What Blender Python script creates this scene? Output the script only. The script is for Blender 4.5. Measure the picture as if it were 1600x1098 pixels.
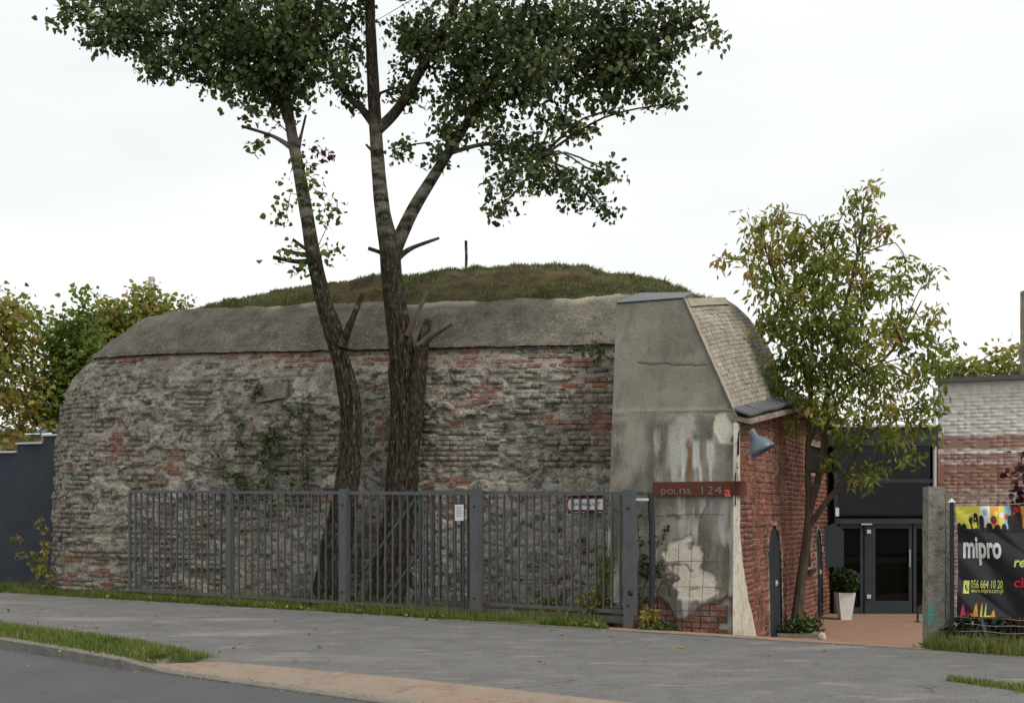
import bpy, math, random
import numpy as np
from mathutils import Vector, Matrix
random.seed(7); rng = np.random.default_rng(7)
scn = bpy.context.scene
for o in list(bpy.data.objects): bpy.data.objects.remove(o)

# ------------------------------------------------------------------ camera, sky, sun, exposure
F, CX, HY, EYE = 1750.0, 800.0, 800.0, 1.8
cam_d = bpy.data.cameras.new('camera'); cam = bpy.data.objects.new('camera', cam_d)
scn.collection.objects.link(cam); scn.camera = cam
cam.location = (0, 0, EYE); cam.rotation_euler = (math.radians(90), 0, 0)
cam_d.sensor_width = 36; cam_d.lens = F/1600*36; cam_d.shift_y = (HY-549)/1600
cam_d.clip_start = 0.1; cam_d.clip_end = 3000

SUN_EL, SUN_AZ = math.radians(50), math.radians(128)      # azimuth clockwise from +Y: right and behind the camera
world = bpy.data.worlds.new('World'); scn.world = world; world.use_nodes = True
wn, wl = world.node_tree.nodes, world.node_tree.links
wn.clear()
wout = wn.new('ShaderNodeOutputWorld'); bg = wn.new('ShaderNodeBackground'); bg2 = wn.new('ShaderNodeBackground')
sky = wn.new('ShaderNodeTexSky'); sky.sky_type = 'NISHITA'; sky.sun_disc = False
sky.sun_elevation = SUN_EL; sky.sun_rotation = SUN_AZ; sky.dust_density = 4; sky.air_density = 1.5
bg.inputs['Strength'].default_value = 0.05
wl.new(sky.outputs[0], bg.inputs['Color'])
tc = wn.new('ShaderNodeTexCoord'); mp = wn.new('ShaderNodeMapping'); mp.inputs['Scale'].default_value = (1.2, 1.2, 3.5)
nz = wn.new('ShaderNodeTexNoise'); nz.inputs['Scale'].default_value = 1.6; nz.inputs['Detail'].default_value = 5; nz.inputs['Roughness'].default_value = 0.5
cr = wn.new('ShaderNodeValToRGB')
cr.color_ramp.elements[0].position = 0.32; cr.color_ramp.elements[0].color = (0.74, 0.77, 0.79, 1)
cr.color_ramp.elements[1].position = 0.62; cr.color_ramp.elements[1].color = (0.93, 0.945, 0.91, 1)
wl.new(tc.outputs['Generated'], mp.inputs[0]); wl.new(mp.outputs[0], nz.inputs['Vector']); wl.new(nz.outputs[0], cr.inputs[0])
wl.new(cr.outputs[0], bg2.inputs['Color']); bg2.inputs['Strength'].default_value = 0.91
mixw = wn.new('ShaderNodeMixShader'); mixw.inputs[0].default_value = 0.93       # a closed cloud deck hides nearly all of the blue
wl.new(bg.outputs[0], mixw.inputs[1]); wl.new(bg2.outputs[0], mixw.inputs[2]); wl.new(mixw.outputs[0], wout.inputs[0])

sd = bpy.data.lights.new('sun', 'SUN'); sd.energy = 1.5; sd.angle = math.radians(16); sd.color = (1, 0.95, 0.87)
sun = bpy.data.objects.new('sun', sd); scn.collection.objects.link(sun)
sv = Vector((math.sin(SUN_AZ)*math.cos(SUN_EL), math.cos(SUN_AZ)*math.cos(SUN_EL), math.sin(SUN_EL)))
sun.rotation_euler = sv.to_track_quat('Z', 'Y').to_euler(); sun.location = (20, -20, 40)
vs = scn.view_settings
vs.view_transform = 'Standard'; vs.look = 'None'; vs.exposure = 0.42; vs.gamma = 1.0; vs.use_curve_mapping = False

# ------------------------------------------------------------------ helpers
COL = scn.collection
def P(px, py, Y): return Vector(((px-CX)/F*Y, Y, EYE-(py-HY)/F*Y))
def G(px, py, z=0.0): return P(px, py, (EYE-z)*F/(py-HY))
BASE = {}
def tag(o, label=None, cat=None, group=None, kind=None):
    if label: o['label'] = label
    if cat: o['category'] = cat
    if group: o['group'] = group
    if kind: o['kind'] = kind
    return o
def thing(name, loc, label, cat, group=None):
    o = bpy.data.objects.new(name, None); COL.objects.link(o)
    o.location = Vector(loc); o.empty_display_size = 0.2
    BASE[o] = Vector(loc)
    return tag(o, label, cat, group)
class MB:
    def __init__(s): s.v = []; s.f = []; s.t = []
    def add(s, vs_, fs, tone=None):
        b = len(s.v); s.v += [tuple(v) for v in vs_]
        s.f += [tuple(i+b for i in f) for f in fs]
        s.t += [(random.random() if tone is None else tone)]*len(fs)
    def box(s, c, ax, ay, az, tone=None):          # centre and three half vectors
        c, ax, ay, az = map(Vector, (c, ax, ay, az)); vs_ = []
        for i in (-1, 1):
            for j in (-1, 1):
                for k in (-1, 1): vs_.append(c+ax*i+ay*j+az*k)
        s.add(vs_, [(0,1,3,2),(4,6,7,5),(0,4,5,1),(2,3,7,6),(0,2,6,4),(1,5,7,3)], tone)
    def bar(s, a, b, w, d=None, side=None, tone=None):
        a, b = Vector(a), Vector(b); z = (b-a); L = z.length; z.normalize()
        x = Vector(side) if side else (Vector((0,0,1)) if abs(z.z) < 0.9 else Vector((1,0,0)))
        x = (x - z*x.dot(z)).normalized(); y = z.cross(x)
        s.box((a+b)/2, x*w/2, y*(d or w)/2, z*L/2, tone)
    def tube(s, pts, rad, n=8, cap=True, tone=0.5, disp=None):
        pts = [Vector(p) for p in pts]
        if not hasattr(rad, '__len__'): rad = [rad]*len(pts)
        rings = []; x = None
        for i, p in enumerate(pts):
            t = (pts[min(i+1, len(pts)-1)]-pts[max(i-1, 0)]).normalized()
            if x is None: x = t.orthogonal().normalized()
            x = (x-t*x.dot(t)).normalized(); y = t.cross(x)
            ring = []
            for k in range(n):
                a = 2*math.pi*k/n; r = rad[i]
                if disp: r += disp(a, p, rad[i])
                ring.append(p+(x*math.cos(a)+y*math.sin(a))*r)
            rings.append(ring)
        vs_ = [v for r in rings for v in r]; fs = []
        for i in range(len(pts)-1):
            for k in range(n):
                k2 = (k+1) % n; fs.append((i*n+k, i*n+k2, (i+1)*n+k2, (i+1)*n+k))
        if cap: fs += [tuple(range(n))[::-1], tuple((len(pts)-1)*n+k for k in range(n))]
        s.add(vs_, fs, tone)
    def lathe(s, c, prof, n=20, axis=(0,0,1), tone=0.5):
        z = Vector(axis).normalized(); x = z.orthogonal().normalized(); y = z.cross(x); c = Vector(c)
        vs_ = [c+z*h+(x*math.cos(2*math.pi*k/n)+y*math.sin(2*math.pi*k/n))*r for r, h in prof for k in range(n)]
        fs = [(i*n+k, i*n+(k+1) % n, (i+1)*n+(k+1) % n, (i+1)*n+k) for i in range(len(prof)-1) for k in range(n)]
        s.add(vs_, fs, tone)
    def prism(s, poly, ext, tone=0.5):             # polygon and an extrusion vector
        n = len(poly); e = Vector(ext); p = [Vector(q) for q in poly]
        s.add(p+[q+e for q in p], [tuple(range(n))[::-1], tuple(range(n, 2*n))]+[(i, (i+1) % n, n+(i+1) % n, n+i) for i in range(n)], tone)
    def build(s, name, mat, parent=None, smooth=False):
        return meshobj(name, s.v, s.f, mat, parent, smooth, s.t)
def base_of(p):
    return BASE.get(p, Vector((0,0,0))) if p else Vector((0,0,0))
def meshobj(name, v, f, mat, parent=None, smooth=False, tone=None, attrs=None):
    v = np.asarray(v, dtype=np.float64).reshape(-1, 3); b = base_of(parent)
    me = bpy.data.meshes.new(name)
    v = v - np.array(b)
    if isinstance(f, np.ndarray):
        n, k = f.shape
        me.vertices.add(len(v)); me.vertices.foreach_set('co', v.astype(np.float32).ravel())
        me.loops.add(n*k); me.loops.foreach_set('vertex_index', f.astype(np.int32).ravel())
        me.polygons.add(n); me.polygons.foreach_set('loop_start', np.arange(0, n*k, k, dtype=np.int32))
        me.update(calc_edges=True)
    else:
        me.from_pydata(v.tolist(), [], f)
    if tone is not None and len(tone) == len(me.polygons):
        a = me.attributes.new('tone', 'FLOAT', 'FACE'); a.data.foreach_set('value', np.asarray(tone, dtype=np.float32))
    for nm, arr in (attrs or {}).items():
        a = me.attributes.new(nm, 'FLOAT', 'POINT'); a.data.foreach_set('value', np.asarray(arr, dtype=np.float32))
    if smooth: me.polygons.foreach_set('use_smooth', [True]*len(me.polygons))
    me.materials.append(mat); me.validate()
    o = bpy.data.objects.new(name, me); COL.objects.link(o)
    if parent: o.parent = parent; BASE[o] = b
    return o
def inst(name, me, M, parent):
    o = bpy.data.objects.new(name, me); COL.objects.link(o); o.parent = parent
    o.matrix_basis = Matrix.Translation(-base_of(parent)) @ M
    return o
# numpy noise
def hsh(a, b, s): 
    h = np.sin(a*127.1+b*311.7+s*74.7)*43758.5453
    return h-np.floor(h)
def vn(x, y, s=0):
    xi, yi = np.floor(x), np.floor(y); fx, fy = x-xi, y-yi
    fx = fx*fx*(3-2*fx); fy = fy*fy*(3-2*fy)
    return (hsh(xi,yi,s)*(1-fx)+hsh(xi+1,yi,s)*fx)*(1-fy)+(hsh(xi,yi+1,s)*(1-fx)+hsh(xi+1,yi+1,s)*fx)*fy
def fbm(x, y, s=0, o=4):
    t = 0; a = 0.5; n = 0
    for i in range(o): t = t+a*vn(x*2**i, y*2**i, s+i*3.3); n += a; a *= .5
    return t/n
def cells(x, y, s=0):
    xi, yi = np.floor(x), np.floor(y); f1 = np.full(x.shape, 9.0); f2 = f1.copy(); idv = np.zeros(x.shape)
    for i in (-1, 0, 1):
        for j in (-1, 0, 1):
            cx, cy = xi+i, yi+j
            d = np.hypot(cx+.15+.7*hsh(cx, cy, s)-x, cy+.15+.7*hsh(cx, cy, s+5)-y); c = hsh(cx, cy, s+9)
            near = d < f1
            f2 = np.where(near, f1, np.minimum(f2, d)); idv = np.where(near, c, idv); f1 = np.where(near, d, f1)
    return idv, f1, f2
def sstep(a, b, x):
    t = np.clip((x-a)/(b-a), 0, 1); return t*t*(3-2*t)

# ------------------------------------------------------------------ materials
def mat(name, cols, scale=4, rough=0.85, bump=0.0, bscale=None, detail=6, stretch=(1,1,1), tone=0.0, tonecols=None, spec=0.3, metal=0.0, vary=0.0):
    m = bpy.data.materials.new(name); m.use_nodes = True; n, l = m.node_tree.nodes, m.node_tree.links
    b = n['Principled BSDF']; b.inputs['Roughness'].default_value = rough; b.inputs['Specular IOR Level'].default_value = spec
    b.inputs['Metallic'].default_value = metal
    geo = n.new('ShaderNodeNewGeometry'); mp_ = n.new('ShaderNodeMapping'); mp_.inputs['Scale'].default_value = stretch
    l.new(geo.outputs['Position'], mp_.inputs[0])
    no = n.new('ShaderNodeTexNoise'); no.inputs['Scale'].default_value = scale; no.inputs['Detail'].default_value = detail; no.inputs['Roughness'].default_value = 0.65
    l.new(mp_.outputs[0], no.inputs['Vector'])
    r = n.new('ShaderNodeValToRGB'); els = r.color_ramp.elements
    k = len(cols)
    for i in range(k-2): els.new(0.5)
    for i, c in enumerate(cols):
        els[i].position = 0.3+0.4*i/max(1, k-1); els[i].color = (*c, 1)
    l.new(no.outputs[0], r.inputs[0]); out = r.outputs[0]
    if tonecols:
        at = n.new('ShaderNodeAttribute'); at.attribute_name = 'tone'
        oi = n.new('ShaderNodeObjectInfo'); ad = n.new('ShaderNodeMath'); ad.operation = 'ADD'; fr = n.new('ShaderNodeMath'); fr.operation = 'FRACT'
        if vary: l.new(at.outputs['Fac'], ad.inputs[0]); l.new(oi.outputs['Random'], ad.inputs[1]); l.new(ad.outputs[0], fr.inputs[0]); src = fr.outputs[0]
        else: src = at.outputs['Fac']
        r2 = n.new('ShaderNodeValToRGB'); e2 = r2.color_ramp.elements
        for i in range(len(tonecols)-2): e2.new(0.5)
        for i, c in enumerate(tonecols): e2[i].position = i/(len(tonecols)-1); e2[i].color = (*c, 1)
        l.new(src, r2.inputs[0]); mx = n.new('ShaderNodeMix'); mx.data_type = 'RGBA'; mx.inputs[0].default_value = tone
        l.new(out, mx.inputs[6]); l.new(r2.outputs[0], mx.inputs[7]); out = mx.outputs[2]
    l.new(out, b.inputs['Base Color'])
    if bump:
        bn = n.new('ShaderNodeTexNoise'); bn.inputs['Scale'].default_value = bscale or scale*6; bn.inputs['Detail'].default_value = 5
        l.new(mp_.outputs[0], bn.inputs['Vector']); bu = n.new('ShaderNodeBump'); bu.inputs['Strength'].default_value = bump; bu.inputs['Distance'].default_value = 0.03
        l.new(bn.outputs[0], bu.inputs['Height']); l.new(bu.outputs[0], b.inputs['Normal'])
    return m
class NT:                                            # shorthand to add layers to a material made by mat()
    def __init__(s, m): s.m = m; s.n = m.node_tree.nodes; s.l = m.node_tree.links; s.b = s.n['Principled BSDF']
    def base(s): return s.b.inputs['Base Color'].links[0].from_socket
    def over(s, fac, col):                           # mix a colour over the present base colour
        mx = s.n.new('ShaderNodeMix'); mx.data_type = 'RGBA'
        s.l.new(fac, mx.inputs[0]); s.l.new(s.base(), mx.inputs[6])
        if isinstance(col, tuple): mx.inputs[7].default_value = (*col, 1)
        else: s.l.new(col, mx.inputs[7])
        s.l.new(mx.outputs[2], s.b.inputs['Base Color'])
    def noise(s, scale, stretch=(1,1,1), lo=.45, hi=.6, detail=5, off=(0,0,0), amt=1.0):
        g = s.n.new('ShaderNodeNewGeometry'); mp_ = s.n.new('ShaderNodeMapping'); mp_.inputs['Scale'].default_value = stretch; mp_.inputs['Location'].default_value = off
        t = s.n.new('ShaderNodeTexNoise'); t.inputs['Scale'].default_value = scale; t.inputs['Detail'].default_value = detail
        s.l.new(g.outputs['Position'], mp_.inputs[0]); s.l.new(mp_.outputs[0], t.inputs['Vector'])
        return s.rng(t.outputs[0], lo, hi, 0, amt)
    def rng(s, sock, lo, hi, a=0.0, b=1.0):
        r = s.n.new('ShaderNodeMapRange'); r.inputs[1].default_value = lo; r.inputs[2].default_value = hi; r.inputs[3].default_value = a; r.inputs[4].default_value = b
        s.l.new(sock, r.inputs[0]); return r.outputs[0]
    def mul(s, a, b, op='MULTIPLY'):
        m_ = s.n.new('ShaderNodeMath'); m_.operation = op; s.l.new(a, m_.inputs[0])
        if isinstance(b, (int, float)): m_.inputs[1].default_value = b
        else: s.l.new(b, m_.inputs[1])
        return m_.outputs[0]
    def attr(s, nm): a = s.n.new('ShaderNodeAttribute'); a.attribute_name = nm; return a.outputs['Fac']
    def posz(s):
        g = s.n.new('ShaderNodeNewGeometry'); x = s.n.new('ShaderNodeSeparateXYZ'); s.l.new(g.outputs['Position'], x.inputs[0]); return x.outputs
def leafmat(name, cols, trans=0.25):
    m = mat(name, [(c*.9) and tuple(c) for c in [cols[0], cols[-1]]] if False else [cols[0], cols[0]], tone=1.0, tonecols=cols, rough=0.55, spec=0.35)
    n, l = m.node_tree.nodes, m.node_tree.links; b = n['Principled BSDF']
    tr = n.new('ShaderNodeBsdfTranslucent'); ms = n.new('ShaderNodeMixShader'); ms.inputs[0].default_value = trans
    l.new(b.inputs['Base Color'].links[0].from_socket, tr.inputs[0]); l.new(b.outputs[0], ms.inputs[1]); l.new(tr.outputs[0], ms.inputs[2])
    l.new(ms.outputs[0], n['Material Output'].inputs[0]); return m

BR = [(.13,.05,.038), (.20,.072,.05), (.26,.092,.058), (.15,.07,.06), (.22,.11,.08), (.11,.055,.05), (.34,.13,.065)]
M = {}
M['render'] = mat('old_render', [(.13,.114,.09), (.215,.193,.155), (.28,.255,.21), (.36,.335,.285)], scale=2.4, bump=.9, bscale=26, detail=9, rough=.95, spec=.1)
t = NT(M['render']); ex = t.attr('expo')
t.over(t.noise(4.5, lo=.5, hi=.58, amt=.75), (.37,.345,.30)); t.over(t.noise(5, (1,1,1.3), lo=.53, hi=.62, off=(3,1,7), amt=.85), (.075,.069,.058)); t.over(t.noise(1.3, lo=.54, hi=.62, off=(4,4,1), amt=.5), (.13,.125,.112))
t.over(t.noise(22, lo=.56, hi=.68, off=(1,9,2), amt=.6), (.46,.44,.40)); t.over(t.noise(24, lo=.56, hi=.68, off=(6,2,2), amt=.6), (.075,.07,.06)); t.over(t.noise(3, lo=.54, hi=.66, off=(7,3,1), amt=.22), (.24,.15,.11))
t.over(t.mul(ex, t.noise(10, lo=.36, hi=.56, off=(5,5,5), amt=.75)), (.33,.295,.25)); t.over(t.mul(t.attr('red'), t.noise(9, lo=.35, hi=.55, off=(8,5,2), amt=.6)), (.17,.085,.065)); t.over(t.noise(1.1, lo=.55, hi=.7, off=(9,2,4), amt=.35), (.16,.17,.16))
M['brick'] = mat('old_brick', BR, scale=6, bump=.5, bscale=40, tone=.75, tonecols=BR, vary=1, rough=.92, spec=.15)
t = NT(M['brick']); t.over(t.noise(7, lo=.46, hi=.60, off=(2,8,3), amt=.74), (.21,.18,.15)); t.over(t.noise(22, lo=.6, hi=.7, amt=.6), (.40,.37,.33))
M['side_brick'] = mat('side_brick', BR, scale=5, bump=.4, bscale=40, tone=.7, tonecols=[(.17,.066,.048), (.25,.09,.06), (.31,.115,.072), (.21,.095,.075), (.29,.145,.105)], vary=1, rough=.9, spec=.15)
t = NT(M['side_brick']); t.over(t.noise(2.2, (1,1,.5), lo=.46, hi=.64, amt=.7), (.07,.04,.036)); t.over(t.noise(12, (1,1,.4), lo=.6, hi=.72, amt=.5), (.42,.36,.32))
GB_ = [(.19,.168,.135), (.25,.225,.185), (.14,.122,.10), (.21,.175,.14), (.31,.285,.24), (.19,.11,.082), (.23,.205,.17)]
M['grey_brick'] = mat('smeared_brick', GB_, scale=5, bump=.7, bscale=30, tone=.6, tonecols=GB_, vary=1, rough=.95, spec=.1)
t = NT(M['grey_brick']); t.over(t.noise(20, lo=.55, hi=.66, off=(1,9,2), amt=.6), (.40,.385,.35)); t.over(t.noise(9, lo=.52, hi=.64, off=(3,1,7), amt=.7), (.075,.069,.058))
M['mortar'] = mat('lime_mortar', [(.20,.14,.115), (.29,.225,.19), (.42,.36,.31)], scale=3, bump=.5, bscale=50, rough=.95, spec=.1)
M['slope_brick'] = mat('limewashed_brick', [(.21,.185,.155), (.32,.285,.24)], scale=4, bump=.5, bscale=40, tone=.38, tonecols=[(.31,.28,.235),(.27,.235,.195),(.27,.20,.16),(.35,.32,.27),(.29,.26,.22)], vary=1, rough=.9, spec=.15)
t = NT(M['slope_brick']); t.over(t.noise(9, lo=.46, hi=.60, off=(5,2,2), amt=.65), (.34,.305,.25)); t.over(t.noise(16, lo=.54, hi=.64, off=(1,7,2), amt=.5), (.20,.165,.135)); t.over(t.noise(3, lo=.5, hi=.65, amt=.6), (.45,.41,.33)); t.over(t.noise(2.2, lo=.56, hi=.68, off=(4,4,4), amt=.45), (.15,.13,.11))
M['concrete'] = mat('rough_concrete', [(.10,.09,.074), (.16,.144,.118), (.235,.213,.176)], scale=2.6, bump=1.0, bscale=22, detail=9, rough=.95, spec=.1)
t = NT(M['concrete']); t.over(t.noise(24, lo=.60, hi=.68, amt=.75), (.36,.34,.30)); t.over(t.noise(20, lo=.58, hi=.68, off=(3,3,3), amt=.7), (.05,.045,.04)); t.over(t.noise(2, lo=.56, hi=.7, off=(1,6,2), amt=.5), (.29,.25,.19))
t.over(t.attr('expo'), (.42,.37,.29))
M['pier'] = mat('cement_render', [(.165,.150,.124), (.225,.206,.17), (.285,.263,.22)], scale=1.3, bump=.35, bscale=30, detail=8, rough=.9, spec=.15)
t = NT(M['pier']); zz = t.posz()[2]
t.over(t.mul(t.noise(2.4, (1,1,.30), lo=.44, hi=.56, amt=.85), t.rng(zz, 3.32, 3.2)), (.095,.088,.075)); t.over(t.noise(7, (1,1,.5), lo=.52, hi=.66, off=(3,3,3), amt=.45), (.12,.11,.09)); t.over(t.mul(t.noise(4, (1,1,.2), lo=.54, hi=.62, off=(6,1,2)), t.rng(zz, 3.3, 2.9)), (.36,.355,.335))
t.over(t.noise(1.6, (1,1,.5), lo=.54, hi=.68, off=(2,2,9), amt=.55), (.30,.29,.26)); t.over(t.noise(28, lo=.62, hi=.72, amt=.4), (.36,.345,.31)); t.over(t.attr('expo'), (.54,.50,.42)); t.over(t.attr('streak'), (.60,.60,.58)); t.over(t.attr('rust'), (.22,.09,.035)); t.over(t.attr('crack'), (.055,.05,.043))
M['cream'] = mat('bare_cream_plaster', [(.44,.41,.35), (.60,.57,.49)], scale=4, bump=.5, bscale=26, rough=.95, spec=.1)
t = NT(M['cream']); t.over(t.noise(6, lo=.58, hi=.7, amt=.6), (.30,.23,.16)); t.over(t.noise(9, (1,1,.3), lo=.6, hi=.68, off=(4,2,2), amt=.7), (.34,.15,.10))
M['slate'] = mat('grey_slate', [(.075,.08,.09), (.12,.125,.135)], scale=6, bump=.15, rough=.55, spec=.4)
M['soil'] = mat('mound_soil', [(.028,.021,.014), (.06,.045,.029), (.085,.075,.035), (.12,.105,.05)], scale=1.7, bump=1.0, bscale=12, detail=9, rough=1, spec=.05)
M['grass'] = leafmat('grass_blades', [(.065,.10,.018), (.11,.16,.028), (.15,.205,.045), (.21,.23,.065), (.32,.27,.11)], .38)
M['moundgrass'] = leafmat('mound_grass', [(.045,.055,.018), (.085,.10,.03), (.12,.115,.045), (.11,.15,.04), (.25,.22,.11), (.08,.15,.055)], .25)
M['turf'] = mat('turf_soil', [(.05,.055,.02), (.075,.10,.025), (.10,.085,.05)], scale=3, bump=.8, bscale=30, rough=1, spec=.05)
M['walk'] = mat('worn_asphalt_path', [(.105,.102,.102), (.135,.131,.13), (.165,.161,.158)], scale=1.6, bump=.25, bscale=120, detail=8, rough=.9, spec=.2)
t = NT(M['walk'])
vo = t.n.new('ShaderNodeTexVoronoi'); vo.feature = 'DISTANCE_TO_EDGE'; vo.inputs['Scale'].default_value = .42; gg = t.n.new('ShaderNodeNewGeometry'); wn_ = t.n.new('ShaderNodeTexNoise'); wn_.inputs['Scale'].default_value = 3; wa = t.n.new('ShaderNodeVectorMath'); wa.operation = 'MULTIPLY_ADD'; wa.inputs[1].default_value = (.35,.35,.35)
t.l.new(gg.outputs['Position'], wn_.inputs['Vector']); t.l.new(wn_.outputs['Color'], wa.inputs[0]); t.l.new(gg.outputs['Position'], wa.inputs[2]); t.l.new(wa.outputs[0], vo.inputs['Vector'])
t.over(t.mul(t.rng(vo.outputs['Distance'], .006, .002), t.noise(.6, lo=.50, hi=.58, off=(2,7,1), amt=.75)), (.045,.045,.045))
t.over(t.noise(11, (1,1.6,1), lo=.50, hi=.66, off=(1,5,1), amt=.35), (.19,.182,.175)); t.over(t.noise(8, (.5,1.6,1), lo=.54, hi=.64, off=(9,5,1), amt=.4), (.09,.087,.085)); t.over(t.noise(38, lo=.54, hi=.66, amt=.6), (.27,.26,.25)); t.over(t.noise(34, lo=.58, hi=.7, off=(5,5,1), amt=.5), (.07,.07,.07)); t.over(t.noise(.5, (.55,1.6,1), lo=.58, hi=.68, off=(3.4,1,0), amt=.5), (.30,.27,.235)); t.over(t.noise(2.2, (.5,1.4,1), lo=.60, hi=.66, off=(3,1,5), amt=.45), (.29,.255,.21))
M['road'] = mat('dark_asphalt_road', [(.075,.077,.083), (.10,.10,.106)], scale=.8, bump=.3, bscale=140, detail=8, rough=.85, spec=.25)
t = NT(M['road']); t.over(t.noise(6, (.4,1.6,1), lo=.52, hi=.66, off=(9,5,1), amt=.4), (.065,.066,.072)); t.over(t.noise(46, lo=.54, hi=.66, amt=.35), (.17,.17,.17)); t.over(t.noise(40, lo=.58, hi=.7, off=(2,7,1), amt=.5), (.035,.035,.04))
M['kerb'] = mat('kerb_concrete', [(.15,.14,.125), (.22,.205,.18)], scale=4, bump=.4, bscale=60, rough=.9, spec=.15)
M['pave'] = mat('red_pavers', [(.22,.15,.12), (.28,.19,.15), (.31,.235,.195)], scale=2.5, bump=.2, bscale=60, detail=8, rough=.9, spec=.15)
t = NT(M['pave']); g_ = t.n.new('ShaderNodeNewGeometry'); bt = t.n.new('ShaderNodeTexBrick'); mpp = t.n.new('ShaderNodeMapping'); mpp.inputs['Rotation'].default_value = (0,0,.55)
t.l.new(g_.outputs['Position'], mpp.inputs[0]); t.l.new(mpp.outputs[0], bt.inputs[0]); bt.inputs['Scale'].default_value = 1; bt.inputs['Brick Width'].default_value = .2; bt.inputs['Row Height'].default_value = .1; bt.inputs['Mortar Size'].default_value = .006; bt.inputs['Mortar Smooth'].default_value = .5
t.over(t.mul(bt.outputs['Fac'], .6), (.14,.09,.07)); t.over(t.noise(35, lo=.56, hi=.68, amt=.5), (.36,.31,.27)); t.over(t.noise(30, lo=.6, hi=.7, off=(2,2,8), amt=.5), (.10,.085,.06)); t.over(t.noise(1.6, lo=.46, hi=.62, off=(1,1,1), amt=.6), (.25,.21,.17)); t.over(t.noise(7, lo=.5, hi=.62, off=(4,1,1), amt=.5), (.17,.125,.095))
M['steel'] = mat('grey_green_paint', [(.074,.083,.085), (.092,.101,.103)], scale=5, rough=.45, spec=.4)
t = NT(M['steel']); t.over(t.noise(12, (1,1,.5), lo=.52, hi=.68, amt=.5), (.115,.12,.12)); t.over(t.noise(9, (1,1,.4), lo=.56, hi=.70, off=(4,4,1), amt=.5), (.05,.054,.054)); t.over(t.mul(t.noise(14, lo=.50, hi=.58, off=(1,3,3), amt=.7), t.rng(t.posz()[2], .42, .12)), (.13,.085,.055)); t.over(t.noise(26, lo=.66, hi=.71, off=(3,8,3), amt=.7), (.12,.06,.035))
M['darksteel'] = mat('dark_steel', [(.02,.022,.025), (.03,.032,.036)], scale=5, rough=.5)
M['black'] = mat('black_plastic', [(.012,.012,.014), (.02,.02,.022)], scale=8, rough=.5)
M['navy'] = mat('dark_navy_paint', [(.018,.024,.032), (.028,.036,.046)], scale=3, rough=.5, spec=.4)
M['greywall'] = mat('blue_grey_render', [(.040,.047,.062), (.055,.062,.078)], scale=1.5, bump=.2, bscale=60, rough=.9, spec=.2)
M['white'] = mat('white_paint', [(.68,.68,.66), (.78,.78,.76)], scale=5, rough=.6)
M['lamp'] = mat('blue_grey_enamel', [(.085,.12,.155), (.10,.14,.175)], scale=4, rough=.35, spec=.5)
M['corten'] = mat('rusted_steel', [(.075,.022,.012), (.115,.036,.02), (.09,.027,.015)], scale=7, bump=.15, rough=.8)
M['zinc'] = mat('weathered_zinc_letters', [(.13,.125,.105), (.20,.19,.165)], scale=20, rough=.6)
M['red'] = mat('red_letter', [(.62,.10,.10), (.70,.14,.13)], scale=5, rough=.5)
M['bark'] = mat('poplar_bark', [(.010,.008,.006), (.036,.029,.021), (.12,.098,.073)], scale=21, bump=1.0, bscale=34, stretch=(1,1,.38), detail=8, rough=.95, spec=.1)
t = NT(M['bark']); zz = t.posz()[2]; t.over(t.mul(t.noise(6, (.5,.5,1.6), lo=.42, hi=.60, amt=.75), t.mul(t.rng(zz, 6.6, 7.4), t.rng(zz, 9.4, 8.6))), (.25,.235,.195)); t.over(t.noise(5, (1,1,.5), lo=.54, hi=.66, off=(2,2,2), amt=.5), (.05,.055,.025)); t.over(t.noise(16, (1,1,.5), lo=.60, hi=.68, off=(7,2,2), amt=.6), (.20,.175,.135))  # pale bark fades out higher up: crown shade put into the colour
M['mbark'] = mat('maple_bark', [(.06,.047,.033), (.12,.095,.068)], scale=9, bump=.5, bscale=30, stretch=(1,1,.4), rough=.9, spec=.15)
M['deadwood'] = mat('bare_wood', [(.07,.05,.035), (.17,.13,.095)], scale=9, bump=.4, stretch=(1,1,.3), rough=.9)
M['poplar_leaf'] = leafmat('poplar_leaf', [(.024,.042,.014), (.05,.08,.024), (.085,.12,.038), (.135,.175,.06), (.22,.24,.075)], .3)
M['sprout_leaf'] = leafmat('sprout_leaf', [(.06,.10,.02), (.10,.15,.03), (.17,.19,.045), (.24,.21,.05)], .35)
M['redsprout'] = leafmat('red_sprout', [(.07,.02,.02), (.11,.035,.03), (.06,.07,.025)], .25)
M['maple_leaf'] = leafmat('maple_leaf', [(.11,.16,.03), (.18,.225,.04), (.28,.29,.056), (.38,.33,.07), (.42,.26,.11), (.38,.19,.11)], .52)
M['autumn_leaf'] = leafmat('autumn_leaf', [(.13,.18,.035), (.22,.26,.055), (.33,.32,.075), (.40,.31,.09), (.34,.20,.10)], .5)
M['green_leaf'] = leafmat('green_leaf', [(.09,.15,.03), (.15,.22,.045), (.24,.29,.065), (.32,.33,.09)], .48)
M['dark_leaf'] = leafmat('dark_leaf', [(.014,.03,.01), (.025,.05,.015), (.04,.075,.02)], .15)
M['vine_leaf'] = leafmat('vine_leaf', [(.025,.05,.015), (.045,.08,.02), (.075,.11,.03), (.13,.11,.03)], .2)
M['yellow_leaf'] = leafmat('yellow_leaf', [(.20,.15,.03), (.33,.25,.04), (.10,.12,.03)], .3)
M['purple_leaf'] = leafmat('purple_leaf', [(.022,.010,.016), (.045,.015,.022), (.07,.022,.028)], .2)
M['terracotta'] = mat('terracotta', [(.36,.11,.06), (.44,.15,.08)], scale=8, rough=.8)
M['glass'] = bpy.data.materials.new('dark_glass'); M['glass'].use_nodes = True
n_, l_ = M['glass'].node_tree.nodes, M['glass'].node_tree.links; n_.remove(n_['Principled BSDF'])
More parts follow.
